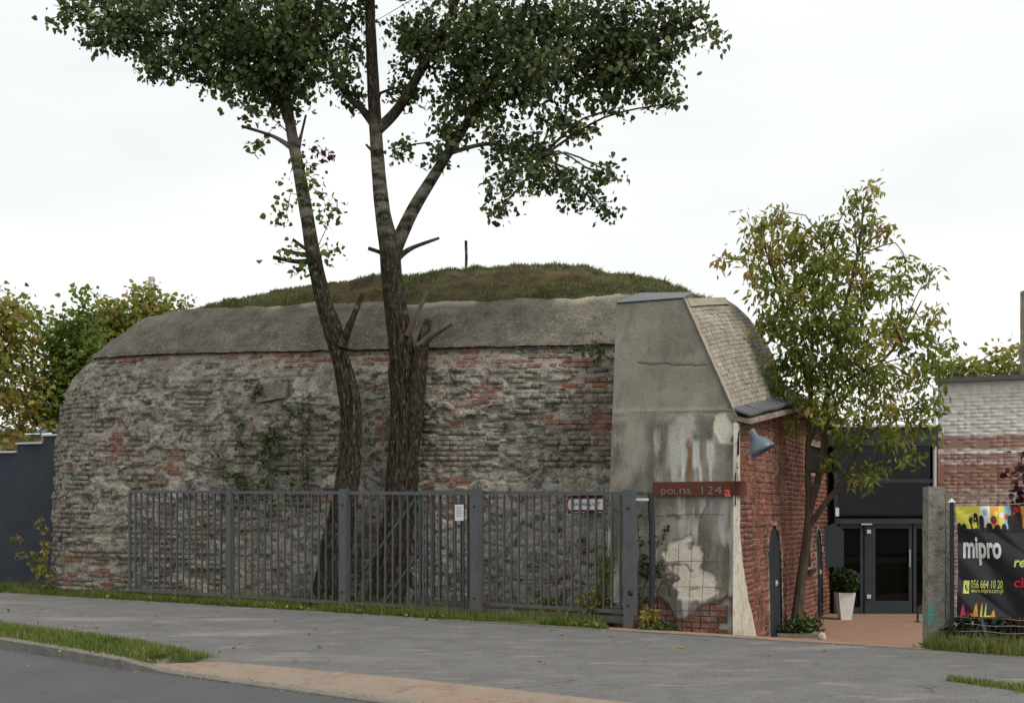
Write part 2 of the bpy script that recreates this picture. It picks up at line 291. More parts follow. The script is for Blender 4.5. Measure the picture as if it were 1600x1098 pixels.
fr_ = n_.new('ShaderNodeFresnel'); fr_.inputs[0].default_value = 1.36; tr_ = n_.new('ShaderNodeBsdfTransparent'); tr_.inputs[0].default_value = (.42,.45,.47,1)
gl_ = n_.new('ShaderNodeBsdfGlossy'); gl_.inputs['Roughness'].default_value = .02; ms_ = n_.new('ShaderNodeMixShader')
l_.new(fr_.outputs[0], ms_.inputs[0]); l_.new(tr_.outputs[0], ms_.inputs[1]); l_.new(gl_.outputs[0], ms_.inputs[2]); l_.new(ms_.outputs[0], n_['Material Output'].inputs[0])

M['yard'] = M['pave'].copy(); M['yard'].name = 'terracotta_pavers'; t = NT(M['yard']); t.over(t.noise(3, lo=.2, hi=.6, off=(3,3,3), amt=.6), (.34,.17,.10))
t = NT(M['pave']); t.over(t.noise(2.6, lo=.40, hi=.58, off=(6,2,3), amt=.65), (.26,.215,.165))
# ------------------------------------------------------------------ the setting
def sheet(name, poly, m, z=None, kind='structure', label=None):
    vs_ = [(p[0], p[1], p[2] if len(p) > 2 else z) for p in poly]
    return tag(meshobj(name, vs_, [tuple(range(len(vs_)))], m), label, None, None, kind)
sheet('ground', [(-900,-900,-.62), (900,-900,-.62), (900,900,-.62), (-900,900,-.62)], M['turf'])
# street level: a kerb line, the road in front of it, the asphalt path behind it
kerb_px = [(0,998,0), (110,1016,0), (190,1031,0), (222,1039,-.045), (255,1049,-.095), (330,1060,-.10), (600,1097,-.10)]
kerb = [G(*k) for k in kerb_px]
dl = (kerb[0]-kerb[1]).normalized(); dr = (kerb[-1]-kerb[-2]).normalized()
kerb = [kerb[0]+dl*24]+[kerb[0]+dl*9]+kerb+[kerb[-1]+dr*8, kerb[-1]+dr*30]
for p in kerb[:2]: p.z = 0
far = [G(0,925), G(500,955), G(985,985), G(1430,1013), G(1600,1026)]
fd = (far[2]-far[0]).normalized(); fd2 = (far[-1]-far[-3]).normalized()
far = [far[0]-fd*25]+far+[far[-1]+fd2*25]
road = [(p.x, p.y) for p in kerb]+[(60,-60), (-80,-60)]
sheet('road', [(x, y, -.12) for x, y in road], M['road'])
mb = MB(); W = .13
nk = []
for i, p in enumerate(kerb):
    d = (kerb[min(i+1, len(kerb)-1)]-kerb[max(i-1, 0)]); d.z = 0; d.normalize(); nk.append(Vector((-d.y, d.x, 0)))
for i in range(len(kerb)-1):
    a, b = kerb[i], kerb[i+1]; na, nb = nk[i]*W, nk[i+1]*W; dn = Vector((0,0,-.3)); bv = Vector((0,0,-.015))
    L = (b-a).length; n = max(1, int(L/1.0))
    for j in range(n):
        g = .004/L; t0, t1 = j/n+g, (j+1)/n-g
        A, B, NA, NB = a.lerp(b, t0), a.lerp(b, t1), na.lerp(nb, t0), na.lerp(nb, t1)
        up = Vector((0,0,.012))
        sec = lambda q, m_: [q+dn, q+bv+up, q+m_*.12+up, q+m_+up, q+m_+dn]
        s0, s1 = sec(A, NA), sec(B, NB)
        mb.add(s0+s1, [(k, k+5, k+6, k+1) for k in range(4)]+[(0,1,2,3,4), (9,8,7,6,5)])
kb = tag(mb.build('kerb', M['kerb']), kind='structure')
inner = [p+n_2*W for p, n_2 in zip(kerb, nk)]
apron_back = [G(352,1034), G(640,1060), G(930,1092)]
ab = apron_back+[apron_back[-1]+(apron_back[-1]-apron_back[0]).normalized()*12]
i0 = 6
sheet('path', [(p.x, p.y, p.z-.014) for p in inner[:i0]]+[(p.x, p.y, -.0) for p in ab]+[(p.x, p.y, 0) for p in far[::-1]], M['walk'])
ap_front = [inner[i] for i in range(i0-1, len(inner)-1)]
# apron of red pavers ramping down to the dropped kerb
mb = MB(); n = 40
def along(pl, t):
    L = [0]
    for a, b in zip(pl, pl[1:]): L.append(L[-1]+(b-a).length)
    d = t*L[-1]
    for i in range(len(pl)-1):
        if d <= L[i+1]+1e-9: return pl[i].lerp(pl[i+1], (d-L[i])/(L[i+1]-L[i]))
    return pl[-1].copy()
vs_ = []
for i in range(n+1):
    a, b = along(ap_front, i/n), along(ab, i/n)
    for k in range(5):
        q = a.lerp(b, k/4); vs_.append((q.x, q.y, a.z+.004+(0.006-a.z-.004)*k/4))
mb.add(vs_, [(i*5+k, (i+1)*5+k, (i+1)*5+k+1, i*5+k+1) for i in range(n) for k in range(4)])
tag(mb.build('brick_apron', M['pave'], smooth=True), kind='structure')
# edging strip along the far side of the path
mb = MB(); e0, e1 = G(690,969), G(1440,1014.5)
ed = (e1-e0).normalized(); en = Vector((-ed.y, ed.x, 0))
for i in range(11):
    a = e0+ed*(i*(e1-e0).length/11+.005); b = e0+ed*((i+1)*(e1-e0).length/11-.005)
    mb.box((a+b)/2+en*.03+Vector((0,0,-.05+.01*random.random())), (b-a)/2, en*.035, (0,0,.062))
tag(mb.build('path_edging', M['kerb']), kind='structure')

# verge and yard behind the path edge
FN = Vector((.5093,.8606,0)); FD = Vector((-.8606,.5093,0))
def far_at(x):
    for a, b in zip(far, far[1:]):
        if a.x <= x <= b.x: return a.y+(b.y-a.y)*(x-a.x)/(b.x-a.x)
def grid_sheet(name, xs, ys_of, zf, m, kind='structure'):
    v = []; nr = None
    for x in xs:
        ys = ys_of(x); nr = len(ys)
        for y in ys: v.append((x, y, zf(x, y)))
    f = [(i*nr+k, (i+1)*nr+k, (i+1)*nr+k+1, i*nr+k+1) for i in range(len(xs)-1) for k in range(nr-1)]
    return tag(meshobj(name, v, f, m, smooth=True), kind=kind)
def zverge(x, y):
    d = (y-far_at(x))*.86
    return -.012+.07*min(1, d/.5)+.03*(vn(np.float64(x*2), np.float64(y*2)))-(.02 if x > 1 else 0)
grid_sheet('verge', np.linspace(-30, 1.5, 100), lambda x: far_at(x)+np.array([0,.1,.2,.35,.5,.8,1.2,2,4,8,20]), zverge, M['turf'])
def zyard(x, y):
    d = (y-far_at(x))*.86
    return 0.004-.40*float(sstep(.15, 2.7, d))
grid_sheet('yard_paving', np.linspace(1.5, 14, 60), lambda x: far_at(x)+np.array([0,.15,.3,.5,.8,1.1,1.5,1.9,2.3,2.8,4,7,12,16]), zyard, M['yard'])
def rv_depth(x): return max(.4, min(7, 2.57*(x-5.75)+15-far_at(x)))
def zrv(x, y):
    d = (y-far_at(x))*.86; k = float(sstep(.8, 1.8, d))
    return (-.01+.08*min(1, d/.5)+.03*float(vn(np.float64(x*2), np.float64(y*2))))*(1-k)+k*(zyard(x, y)+.03)
grid_sheet('right_verge', np.linspace(5.45, 16, 60), lambda x: far_at(x)+rv_depth(x)*np.array([0,.04,.08,.14,.22,.32,.45,.6,.8,1]), zrv, M['turf'])

def blades(name, pts, h0, h1, m, lean=.5, wid=.006, label=None, cat=None, patchy=None):
    n = len(pts); a = rng.uniform(0, 2*np.pi, n); h = rng.uniform(h0, h1, n)*(rng.uniform(.5, 1.2, n)); w = wid*rng.uniform(.7, 1.5, n)
    la = rng.uniform(0, 2*np.pi, n); lm = h*lean*rng.uniform(0, 1, n)
    dx, dy = np.cos(a)*w, np.sin(a)*w
    v = np.zeros((n, 5, 3)); mid = np.stack([pts[:,0]+np.cos(la)*lm*.3, pts[:,1]+np.sin(la)*lm*.3, pts[:,2]+h*.55], 1)
    tip = np.stack([pts[:,0]+np.cos(la)*lm, pts[:,1]+np.sin(la)*lm, pts[:,2]+h], 1); d = np.stack([dx, dy, 0*dx], 1)
    v[:,0] = pts-d; v[:,1] = pts+d; v[:,2] = mid+d*.8; v[:,3] = mid-d*.8; v[:,4] = tip
    v = v.reshape(-1, 3); b = np.arange(n)*5
    f = np.concatenate([np.stack([b, b+1, b+2], 1), np.stack([b, b+2, b+3], 1), np.stack([b+3, b+2, b+4], 1)])
    tn = np.clip(rng.normal(.45, .22, n)+(patchy if patchy is not None else 0), 0, 1); tn = np.concatenate([tn, tn, tn])
    return tag(meshobj(name, v, f, m, None, False, tn), label, cat, None, 'stuff')
# grass along the fence
n = 36000; x = rng.uniform(-16, 1.45, n); e = np.array([far_at(q) for q in x]); d = np.abs(rng.normal(0, .33, n))+.02
keep = (vn(x*3, d*4, 3) > .22) & (d < 1.1); x, e, d = x[keep], e[keep], d[keep]
z = np.array([zverge(a, b) for a, b in zip(x, e+d)])
fall = np.where(d < .12, .55, 1)
blades('verge_grass', np.stack([x, e+d, z-.01], 1), .05, .15, M['grass'], label='strip of short green grass growing along the foot of the steel fence', cat='grass', patchy=(vn(x*1.3, d*3, 8)-.5)*.5-.05)
n = 1700; x = rng.uniform(-13, 1.4, n); x = x[fbm(x*1.7, x*0, 77, 3) > .45]; e = np.array([far_at(q) for q in x]); d = np.abs(rng.normal(.42, .2, len(x)))
blades('tall_grass', np.stack([x, e+d, np.array([zverge(a, b) for a, b in zip(x, e+d)])-.01], 1), .14, .32, M['grass'], lean=.9, wid=.005, label='taller loose grass stalks leaning through the bars at the fence foot', cat='grass', patchy=.15)
# grass strip between kerb and path, ending in a ragged tongue
sp_back = [G(-260,938), G(0,977), G(200,1003), G(300,1021), G(352,1032)]
sp_front = [inner[1], inner[2], inner[3], inner[4], inner[6]]
n = 30000; t_ = rng.uniform(0, 1.03, n)**.75; k_ = rng.uniform(-.10, 1.12, n); k_ = np.where((k_ < 0) | (k_ > 1), np.where(rng.uniform(0, 1, n) < .35, k_, rng.uniform(0, 1, n)), k_); t_ = np.minimum(t_, 1); pts = []
for a, b in zip(t_, k_):
    p = along(sp_front, a).lerp(along(sp_back, a), b*.96+.02); pts.append((p.x, p.y, p.z-.01+max(0, .05*math.sin(math.pi*b))))
pts = np.array(pts); kp = (pts[:,0] > -16) & (fbm(pts[:,0]*3, pts[:,1]*3, 2, 3) > .30+sstep(.85, 1, t_)*.25)
blades('kerb_grass', pts[kp], .03, .115, M['grass'], label='tongue of green grass between the raised kerb and the asphalt path', cat='grass', patchy=(vn(pts[kp][:,0]*1.5, pts[kp][:,1]*1.5, 8)-.5)*.4)
vs_ = []; 
for i in range(31):
    for k in range(5):
        p = along(sp_front, i/30).lerp(along(sp_back, i/30), k/4); vs_.append((p.x, p.y, p.z-.006+.045*math.sin(math.pi*k/4)*(1 if i < 24 else max(0, (29-i)/6))-(.02 if i > 28 else 0)))
tag(meshobj('grass_strip', vs_, [(i*5+k, (i+1)*5+k, (i+1)*5+k+1, i*5+k+1) for i in range(30) for k in range(4)], M['turf'], smooth=True), kind='structure')
# grass on the right, under the banner, and the small patch at the road edge
n = 9000; x = rng.uniform(5.5, 9.5, n); d = rng.uniform(.03, 1.0, n)**1.2; d = np.where(x < 5.9, d*.4, d); e = np.array([far_at(q) for q in x])
z = np.array([zrv(a, b) for a, b in zip(x, e+d)])
blades('banner_grass', np.stack([x, e+d, z-.01], 1), .06, .2, M['grass'], label='rough yellowing grass below the black banner and concrete post', cat='grass', patchy=.12+(vn(x*2, d*3, 4)-.5)*.5)
c0, c1 = G(1480,1062), G(1640,1082); n = 1500; tt = rng.uniform(0, 1, n); q = rng.normal(0, .09, n)*(.3+tt)
pts = np.stack([c0.x+(c1.x-c0.x)*tt+q*.5, c0.y+(c1.y-c0.y)*tt+q, 0*tt], 1)
blades('path_grass', pts, .02, .08, M['grass'], label='small tuft of grass and dry weeds breaking through the asphalt', cat='grass', patchy=.15)

# ------------------------------------------------------------------ bunker
PR, E = Vector((1.95,20.15,0)), Vector((-9.15,24.05,0))
WD = (E-PR).normalized(); WN = Vector((WD.y, -WD.x, 0))
if WN.y > 0: WN = -WN                                   # outward (towards the street)
LS = (E-PR).length; RAD = 2.0; CEN = E-WN*RAD; LA = RAD*math.pi*.6; LT = LS+LA
pz = np.array([-.3, 0, 2, 3, 3.9, 4.5, 5.0, 5.35, 5.7, 5.9, 6.05]); po = np.array([0, 0, .02, .05, .11, .28, .55, .76, 1.04, 1.26, 1.5])
def plan(s):                                            # arrays -> x, y, nx, ny
    s = np.asarray(s, float); a = np.clip((s-LS)/RAD, 0, None); ss = np.minimum(s, LS)
    th0 = math.atan2(WN.y, WN.x); th = th0-a
    arc = s > LS
    x = np.where(arc, CEN.x+RAD*np.cos(th), PR.x+WD.x*ss); y = np.where(arc, CEN.y+RAD*np.sin(th), PR.y+WD.y*ss)
    return x, y, np.where(arc, np.cos(th), WN.x), np.where(arc, np.sin(th), WN.y)
def wall(s, z, out):
    x, y, nx, ny = plan(s); mult = 1+.75*sstep(LS-2.2, LS+1.0, np.asarray(s, float))
    o = out-np.interp(z, pz, po)*mult
    return x+nx*o, y+ny*o, np.asarray(z, float)*(1-.012+.07*np.clip(np.asarray(s, float)/LS, 0, 1.05))+0*x
def sz_of(px, py, zguess=None):                         # pixel -> wall coordinates on the straight part
    z = 2.5
    for _ in range(6):
        o = float(np.interp(z, pz, po)); a = Vector((PR.x-WN.x*o, PR.y-WN.y*o)); r = (px-CX)/F
        s = (r*a.y-a.x)/(WD.x-r*WD.y); Y = a.y+WD.y*s; z = (EYE-(py-HY)/F*Y)/(1-.012+.07*min(1.05, max(0, s/LS)))
    return s, z
bunker = thing('bunker', (-3,24,0), 'old brick and concrete bunker with a rounded end under a grassy earth mound', 'bunker')
# exposure field: where the render has fallen off
patches = [(190,620,60,12,.8),(300,555,200,8,.9),(560,560,140,10,.9),(860,565,90,10,.8),(740,600,120,26,.3),(118,893,28,20,1.5),(168,905,20,13,1.4),(180,678,14,14,1.5),(102,728,14,13,1.5),(275,728,15,13,1.5),(205,850,10,8,.8),(180,720,10,6,.8),(215,720,10,7,.9),
 (490,690,6,16,.6),(495,775,10,14,1.2),(700,790,40,24,1.1),(690,640,70,36,.3),(575,620,26,40,.7),(600,690,26,24,.6),(830,790,24,10,.9),(885,905,18,14,1.2),(780,940,30,16,.9),(940,640,16,40,.7),(860,655,20,10,.8),(700,750,24,8,.8),(230,650,14,6,.7),(150,700,20,5,.8),(810,690,14,6,.8),(670,560,120,10,.9),(905,600,40,8,.9),(440,640,16,8,.5)]
pp = [(*sz_of(a, b), c/80, d/80, e) for a, b, c, d, e in patches]
def expo(s, z):
    e = (fbm(s*1.1, z*2.0, 11, 5)-.5)*1.3-.34
    for a, b, c, d, k in pp: e = e+k*.62*np.exp(-(((s-a)/(c*1.2))**2+((z-b)/(d*1.3))**2))
    e = e+.20*sstep(4.3, 4.8, z)
    return e+(fbm(s*6, z*9, 21, 3)-.5)*.5
CH, BLN = .098, .29
def coursing(s, z):                                      # worn brick relief that shows through the smeared mortar
    zw = z+.012*(fbm(s*1.3, z*.6, 35, 2)-.5); row = np.floor(zw/CH); ss = s+np.mod(row, 2)*BLN/2; half = hsh(row, np.floor(ss/BLN), 3.) > .55
    w = np.where(half, BLN/2, BLN); col = np.floor(ss/w); fx = ss/w-col; fz = zw/CH-row; b1 = hsh(col, row, 1.7); b2 = hsh(col, row, 6.1)
    d = np.minimum(np.minimum(fx, 1-fx)*w, np.minimum(fz, 1-fz)*CH); gr = sstep(.016, .004, d)
    lost = sstep(.80, .84, b1)*sstep(.42, .52, fbm(s*.8, z*1.6, 37, 3))
    c1, f1, f2 = cells(s*.8+.6*(fbm(s, z*2, 31, 2)-.5), z/CH*.5, 41); slit = sstep(.86, .90, c1)*sstep(.30, .10, np.abs(fz-.5))
    return (b1-.5)*.040-.020*gr-.11*lost-.12*slit, b2, gr
def thick(s, z):
    e = expo(s, z); rub = np.clip(sstep(6.5, 4.5, s)*sstep(2.9, 2.3, z)+.8*sstep(9, 8, s)*sstep(1.6, 1.2, z), 0, 1)
    hb, b2, gr = coursing(s, z)
    w1 = s+.25*(fbm(s*1.5, z*1.5, 31, 3)-.5); w2 = z+.10*(fbm(s*2, z*2, 33, 3)-.5)
    c1, f1, f2 = cells(w1*1.2, w2*3.4, 41); c2, g1, g2 = cells(w1*3.0, w2*8.5, 43); c3, h1, h2 = cells(w1*2.7, w2*3.4, 47)
    hp = (fbm(s*1.0, z*1.3, 53, 4)-.5)*.26+(c1-.5)*.10+(c2-.5)*.06+(fbm(s*9, z*11, 51, 4)-.5)*.06-.002
    hp = hp*(1-rub)+rub*(.012+(c3-.5)*.05+.10*np.minimum(.3, h2-h1)-.02+(fbm(s*9, z*9, 51, 3)-.5)*.03)
    h = np.maximum(hb, hp); bm = sstep(-.004, .006, hb-hp)
    m_ = sstep(.02, .16, e)
    h = h*(1-m_)+m_*(-.006+(fbm(s*14, z*14, 57, 3)-.5)*.03)
    red = bm*sstep(.60, .85, b2)*(1-gr)*(1-m_)*sstep(-.55, -.1, e)
    return h, m_, red, hb, hp, rub
ds = .021; ns, nzv = int(LT/ds), 300
S, Z = np.meshgrid(np.linspace(0, LT, ns), np.linspace(-.15, 5.02, nzv), indexing='ij')
H, MM, RD, *_ = thick(S, Z)
H = H+.05*(fbm(S*.5, Z*.5, 61, 2)-.5)
X_, Y_, Z_ = wall(S, Z+.012*(fbm(S*4, Z*4, 63, 2)-.5), H)
V = np.stack([X_, Y_, Z_], -1).reshape(-1, 3)
I = np.arange(ns*nzv).reshape(ns, nzv); Fq = np.stack([I[:-1,:-1], I[:-1,1:], I[1:,1:], I[1:,:-1]], -1).reshape(-1, 4)
front = meshobj('front_wall', V, Fq, M['render'], bunker, False, None, {'expo': MM.ravel(), 'red': RD.ravel()})
tag(front, 'weathered grey render breaking away from the bricks below')
# bricks: the ones the fallen render lets us see
def brick_mesh(name, m, k, flat_=False):
    r_ = random.Random(k); j = lambda a: r_.uniform(-a, a); v = []
    for dep, ins, jj in (((-1, 0, 0), (.94, 0, .004), (1, .02, .006)) if flat_ else ((-1, 0, 0), (.62, 0, .03), (1, .09, .05))):
        for a, b in ((-1,-1), (1,-1), (1,1), (-1,1)):
            v.append((a*(1-ins*.45)+j(jj), b*(1-ins)+j(jj*1.5), dep+(j(.008 if flat_ else .12) if dep == 1 else 0)))
    f = [(0,1,5,4),(1,2,6,5),(2,3,7,6),(3,0,4,7),(4,5,9,8),(5,6,10,9),(6,7,11,10),(7,4,8,11),(8,9,10,11)]
    me = bpy.data.meshes.new(name); me.from_pydata(v, [], f); me.materials.append(m); return me
def brick_field(host, cand, m, limit, stuffname, variants=6, flat_=False):
    """cand: list of (score, matrix); the best become objects of their own, the rest one stuff mesh"""
    mes = [brick_mesh('brick', m, k, flat_) for k in range(variants)]
    cand.sort(key=lambda c: -c[0])
    for i, (sc, mt) in enumerate(cand[:limit]): inst('brick', mes[i % variants], mt, host)
    rest = cand[limit:]
    if rest:
        base = [np.array([tuple(q.co) for q in me.vertices]) for me in mes]; fb = np.array([p.vertices[:] for p in mes[0].polygons]); vv = []; ff = []; tn = []
        for i, (sc, mt) in enumerate(rest):
            A = np.array(mt); b = base[i % variants]; vv.append(b@A[:3,:3].T+A[:3,3]); ff.append(fb+12*i); tn += [random.random()]*len(fb)
        o = meshobj(stuffname, np.concatenate(vv), np.concatenate(ff), m, host, False, tn); o['kind'] = 'stuff'
def frame(o, x, y, z, hx, hy, hz):
    return Matrix(((x.x*hx, y.x*hy, z.x*hz, o.x), (x.y*hx, y.y*hy, z.y*hz, o.y), (x.z*hx, y.z*hy, z.z*hz, o.z), (0,0,0,1)))
cand = []; gcand = []; ch = .098; bl = .29
for r in range(int(5.05/ch)):
    z = .0+r*ch; s = (r % 2)*bl/2
    while s < LT-.2:
        L = bl if random.random() < .6 else bl/2; c = s+L/2; s += L
        cc, zc = np.array([c, c-L*.35, c+L*.35]), np.full(3, z+ch/2)
        hh, mm, _r, hb3, hp3, rb3 = thick(cc, zc)
        out = random.uniform(.0, .026)
        vis = float(mm.mean()) if random.random() < .72 else 0
        grey = vis <= .3
        if grey:                                          # mortar-smeared bricks standing a little out of the render
            if mm.mean() > .3 or rb3.mean() > .5 or hb3.max() < -.05 or random.random() < .30: continue
            out = random.uniform(-.02, .05)
            if hp3.mean() > out-.004: continue
        a = Vector([float(q) for q in wall(c-.05, z+ch/2, out)]); b = Vector([float(q) for q in wall(c+.05, z+ch/2, out)])
        dn = Vector([float(q) for q in wall(c, z+.02, out)]); up = Vector([float(q) for q in wall(c, z+ch-.02, out)])
        x = (a-b).normalized(); y = (up-dn).normalized(); n3 = x.cross(y)
        mt = frame((a+b)/2-n3*.05, x, y, n3, L/2-.006, ch/2-.007, .05)
        if grey: gcand.append((0, mt)); continue
        cand.append((vis+.1*float(mm.mean())+random.random()*.01+(1 if L > .2 else 0), mt))
print('front bricks', len(cand))
brick_field(front, cand, M['brick'], 300, 'small_bricks'); print('grey', len(gcand))
brick_field(front, gcand, M['grey_brick'], 0, 'smeared_bricks')
# sloping concrete coping above the brickwork
nb = 52; nsb = int(LT/.033)
S, K = np.meshgrid(np.linspace(0, LT, nsb), np.linspace(0, 1, nb), indexing='ij')
top = 6.03-.06*sstep(8, 0, S)-.04*sstep(LS-1, LS+2, S)+.26*(fbm(S*1.3, S*0, 71, 5)-.5)
Zb = 4.96+(top-4.96)*np.clip((K-.06)/.88, 0, 1)
hb = .10+.05*(fbm(S*1.2, K*2, 73, 4)-.5)+.05*(fbm(S*9, K*11, 75, 4)-.5)+.03*(fbm(S*26, K*30, 76, 2)-.5)
hb = np.where(K < .03, -.15, np.where(K > .97, -.25, hb))
X_, Y_, Z_ = wall(S, Zb, hb+.02); Z_ = Z_+np.where(K > .97, .01, 0)-np.where((K > .03) & (K < .08), .03*fbm(S*3, K*0, 78, 3), 0)
I = np.arange(nsb*nb).reshape(nsb, nb); Fq = np.stack([I[:-1,:-1], I[:-1,1:], I[1:,1:], I[1:,:-1]], -1).reshape(-1, 4)
lip = (sstep(.80, .95, K+.25*(fbm(S*1.5, K*2, 79, 3)-.5))*sstep(.5, .6, fbm(S*.8, K*0+3, 83, 3))).ravel()
V = np.stack([X_, Y_, Z_], -1)
band_top = V[:, -2, :].copy()
cop = meshobj('concrete_coping', V.reshape(-1, 3), Fq, M['concrete'], bunker, False, None, {'expo': lip*.8})
tag(cop, 'dark sloping rough concrete coping')
M['slopemortar0'] = mat('cap_mortar', [(.15,.14,.115), (.25,.23,.19)], scale=4, bump=.4, bscale=30, rough=.95, spec=.1)
# corner pier of cement render
C = Vector((3.44,17.24,0)); PA = Vector((-.923,.385,0)); PD = Vector((.385,.923,0))
D = Vector((.437,.8995,0)); DN = Vector((.8995,-.437,0))     # side wall direction and its outward normal
def pier_pt(a, z, out=0.0): 
    lean = .115*max(z, 0); return C+PA*a+PD*(lean-out)+Vector((0,0,z))
PT = 5.25
def right_edge(z): return np.where(z < 3.3, .02+.02*z/3.3*2.5, .07+(z-3.3)/(PT-3.3)*.895)
nu, nv = 110, 270
U_, K = np.meshgrid(np.linspace(0, 1, nu), np.linspace(0, 1, nv), indexing='ij')
Zp = -.25+(PT+.25)*K; re = right_edge(Zp); Ap = re+(2.10-re)*(1-U_)   # U=1 right edge
qx = (C.x+PA.x*Ap+PD.x*.115*np.clip(Zp,0,None)); qy = (C.y+PA.y*Ap+PD.y*.115*np.clip(Zp,0,None))
PXX = CX+F*qx/qy; PYY = HY-F*(Zp-EYE)/qy                 # where features of the real face were measured
hole = sstep(.0, .10, (.42+.28*(fbm(Ap*2.2, Zp*0, 91, 4)-.5)*2-.25*np.exp(-((Ap-.85)/.25)**2))-Zp)
def blob(cx, cy, rx, ry, s, w=.55):
    d = np.hypot((PXX-cx)/rx, (PYY-cy)/ry)+w*(fbm(PXX/22, PYY/22, s, 4)-.5)*2
    return sstep(1.06, .94, d)
cream = np.maximum.reduce([blob(1132,672,18,24,101), blob(1072,872,34,28,103), blob(1082,915,32,34,105), blob(1055,868,18,12,107), blob(1083,930,14,10,109)])
cream = cream*(1-sstep(.0, .3, hole))*sstep(.40, .48, Zp+.1*(fbm(Ap*4, Zp*4, 139, 3)-.5))
corner = sstep(.12, .09, Ap+.03*(fbm(Ap*3, Zp*4, 137, 3)-.5))*sstep(2.75, 2.6, Zp)*(1-hole)
streak = sstep(.55, .70, vn(PXX/5.5, PYY/70, 111))*sstep(1, .7, np.abs(PXX-1072)/52)*sstep(1, .75, np.abs(PYY-722)/38)*.6
streak = np.maximum(streak, sstep(1.1, .5, np.hypot((PXX-1068)/20, (PYY-668)/28)+(fbm(PXX/15, PYY/15, 113)-.5))*.35)
rust = sstep(4, 1.5, np.abs(PXX-1076+3*(vn(PYY/8, PYY*0, 3)-.5)))*sstep(35, 25, np.abs(PYY-715))
def crk(s, f_): 
    v_ = fbm(PXX/f_, PYY/f_, s, 4)-.5; return sstep(.012, .004, np.abs(v_))
crack = np.maximum(crk(121, 95)*sstep(.60, .66, fbm(PXX/60, PYY/60, 123)), sstep(1.6, .6, np.abs(PYY-568-.03*(PXX-1000)-5*(fbm(PXX/20, PYY*0, 125)-.5)))*sstep(990, 1000, PXX)*sstep(1112, 1100, PXX))
ridge = np.exp(-((PYY-644-.02*(953-PXX)*1.0)/3.0)**2)
hp = .02*(fbm(Ap*1.2, Zp*1.2, 131, 3)-.5)+.006*(fbm(Ap*12, Zp*12, 133, 3)-.5)+.018*ridge-.018*cream-.012*crack+.012*(PYY > 646)-.10*hole
hp = hp-.012*cream*fbm(Ap*9, Zp*9, 135, 3)
V = np.stack([qx-PD.x*hp, qy-PD.y*hp, Zp], -1)
I = np.arange(nu*nv).reshape(nu, nv); Fq = np.stack([I[:-1,:-1], I[1:,:-1], I[1:,1:], I[:-1,1:]], -1).reshape(-1, 4)
pier = meshobj('corner_pier', V.reshape(-1, 3), Fq, M['pier'], bunker, True, None, {'expo': np.maximum(cream, .55*corner).ravel(), 'streak': streak.ravel(), 'rust': (rust*.8).ravel(), 'crack': (crack*.75).ravel()})
tag(pier, 'grey cement render face with cream bare patches, cracks and white drips')
mb = MB()                                                # flank and back of the pier
fl = [pier_pt(2.10, z, -.004) for z in np.linspace(-.25, PT, 12)]
mb.add([p for p in fl]+[p+D*3.4 for p in fl], [(i, i+1, 13+i, 12+i) for i in range(11)])
rt = [pier_pt(float(right_edge(np.float64(z))), z, -.004) for z in np.linspace(-.25, PT, 12)]
mb.add([p for p in rt]+[p+D*3.0-DN*.06 for p in rt], [(i, 12+i, 13+i, i+1) for i in range(11)])
mb.build('pier_flank', M['pier'], bunker)
cand = []
for r in range(9):
    z = -.2+r*.094; a = -.0+(r % 2)*.14
    while a < 2.05:
        L = .28 if random.random() < .6 else .14; c = a+L/2; a += L
        if c-L/2 < .02 or c > 1.72 or z > .40: continue
        o = pier_pt(c, z+.047, -.066-.014*random.random())
        cand.append((1 if L > .2 else 0, frame(o-(-PD)*.05*0, -PA, Vector((0,0,1)), -PD, L/2-.006, .041, .04)))
brick_field(pier, cand, M['brick'], 300, 'small_bricks')
mb = MB()                                                # slate cap of the pier
a0, a1 = pier_pt(2.11, PT, .012), pier_pt(.96, PT, .012); b1, b0 = P(1082,458,20.2), P(1000,459,20.2)
for q in (a0, a1): q.z += .012
nrm = (a1-a0).cross(b0-a0).normalized(); nrm = nrm if nrm.z > 0 else -nrm
mb.prism([a0, a1, b1, b0], nrm*.02); mb.build('slate_cap', M['slate'], bunker)
mb = MB(); tq = [a0+PD*.02-PA*.02, a1+PD*.02+PA*.02, b1, b0]; mb.add([q_-Vector((0,0,.004)) for q_ in tq]+[Vector((q_.x, q_.y, 5.05)) for q_ in tq], [(0,1,2,3),(7,6,5,4)]+[(i, (i+1) % 4, 4+(i+1) % 4, 4+i) for i in range(4)]); mb.build('cap_bed', M['slopemortar0'], bunker)
# side wall of brick along the yard
def side(s, z, out=0.0): return C+D*(s+.11*max(0, min(z, 3.4))*max(0, 1-s/2))+DN*(out-.027*max(z, 0))+Vector((0,0,z))
def eave(s): return 3.28+.52*min(1, max(0, (s-.3)/3.7)) if s < 4.0 else 3.8
openings = [(2.33, 3.31, -.6, 1.60, True), (5.41, 6.0, .66, 1.56, True), (6.62, 7.26, -.7, 1.46, True), (5.75, 7.6, 2.62, 3.22, False), (3.05, 3.16, 2.55, 2.95, False)]
def in_open(s, z, g=0.0):
    for a, b, z0, z1, arch in openings:
        if a-g < s < b+g and z0-g < z < z1+g:
            if not arch: return True
            w = (b-a)/2; rise = w*1.25; k = (z-(z1-rise))/rise
            if k <= 0 or abs(s-(a+b)/2) < w*math.sqrt(max(0, 1-k*k))+g: return True
    return False
SL = 8.4; cs = .06; v = []; f = []; ni, nj = int(SL/cs), 72
for i in range(ni+1):
    for j in range(nj+1):
        z = -.6+4.45*j/nj; v.append(side(i*cs, z, -.006+.010*random.random()))
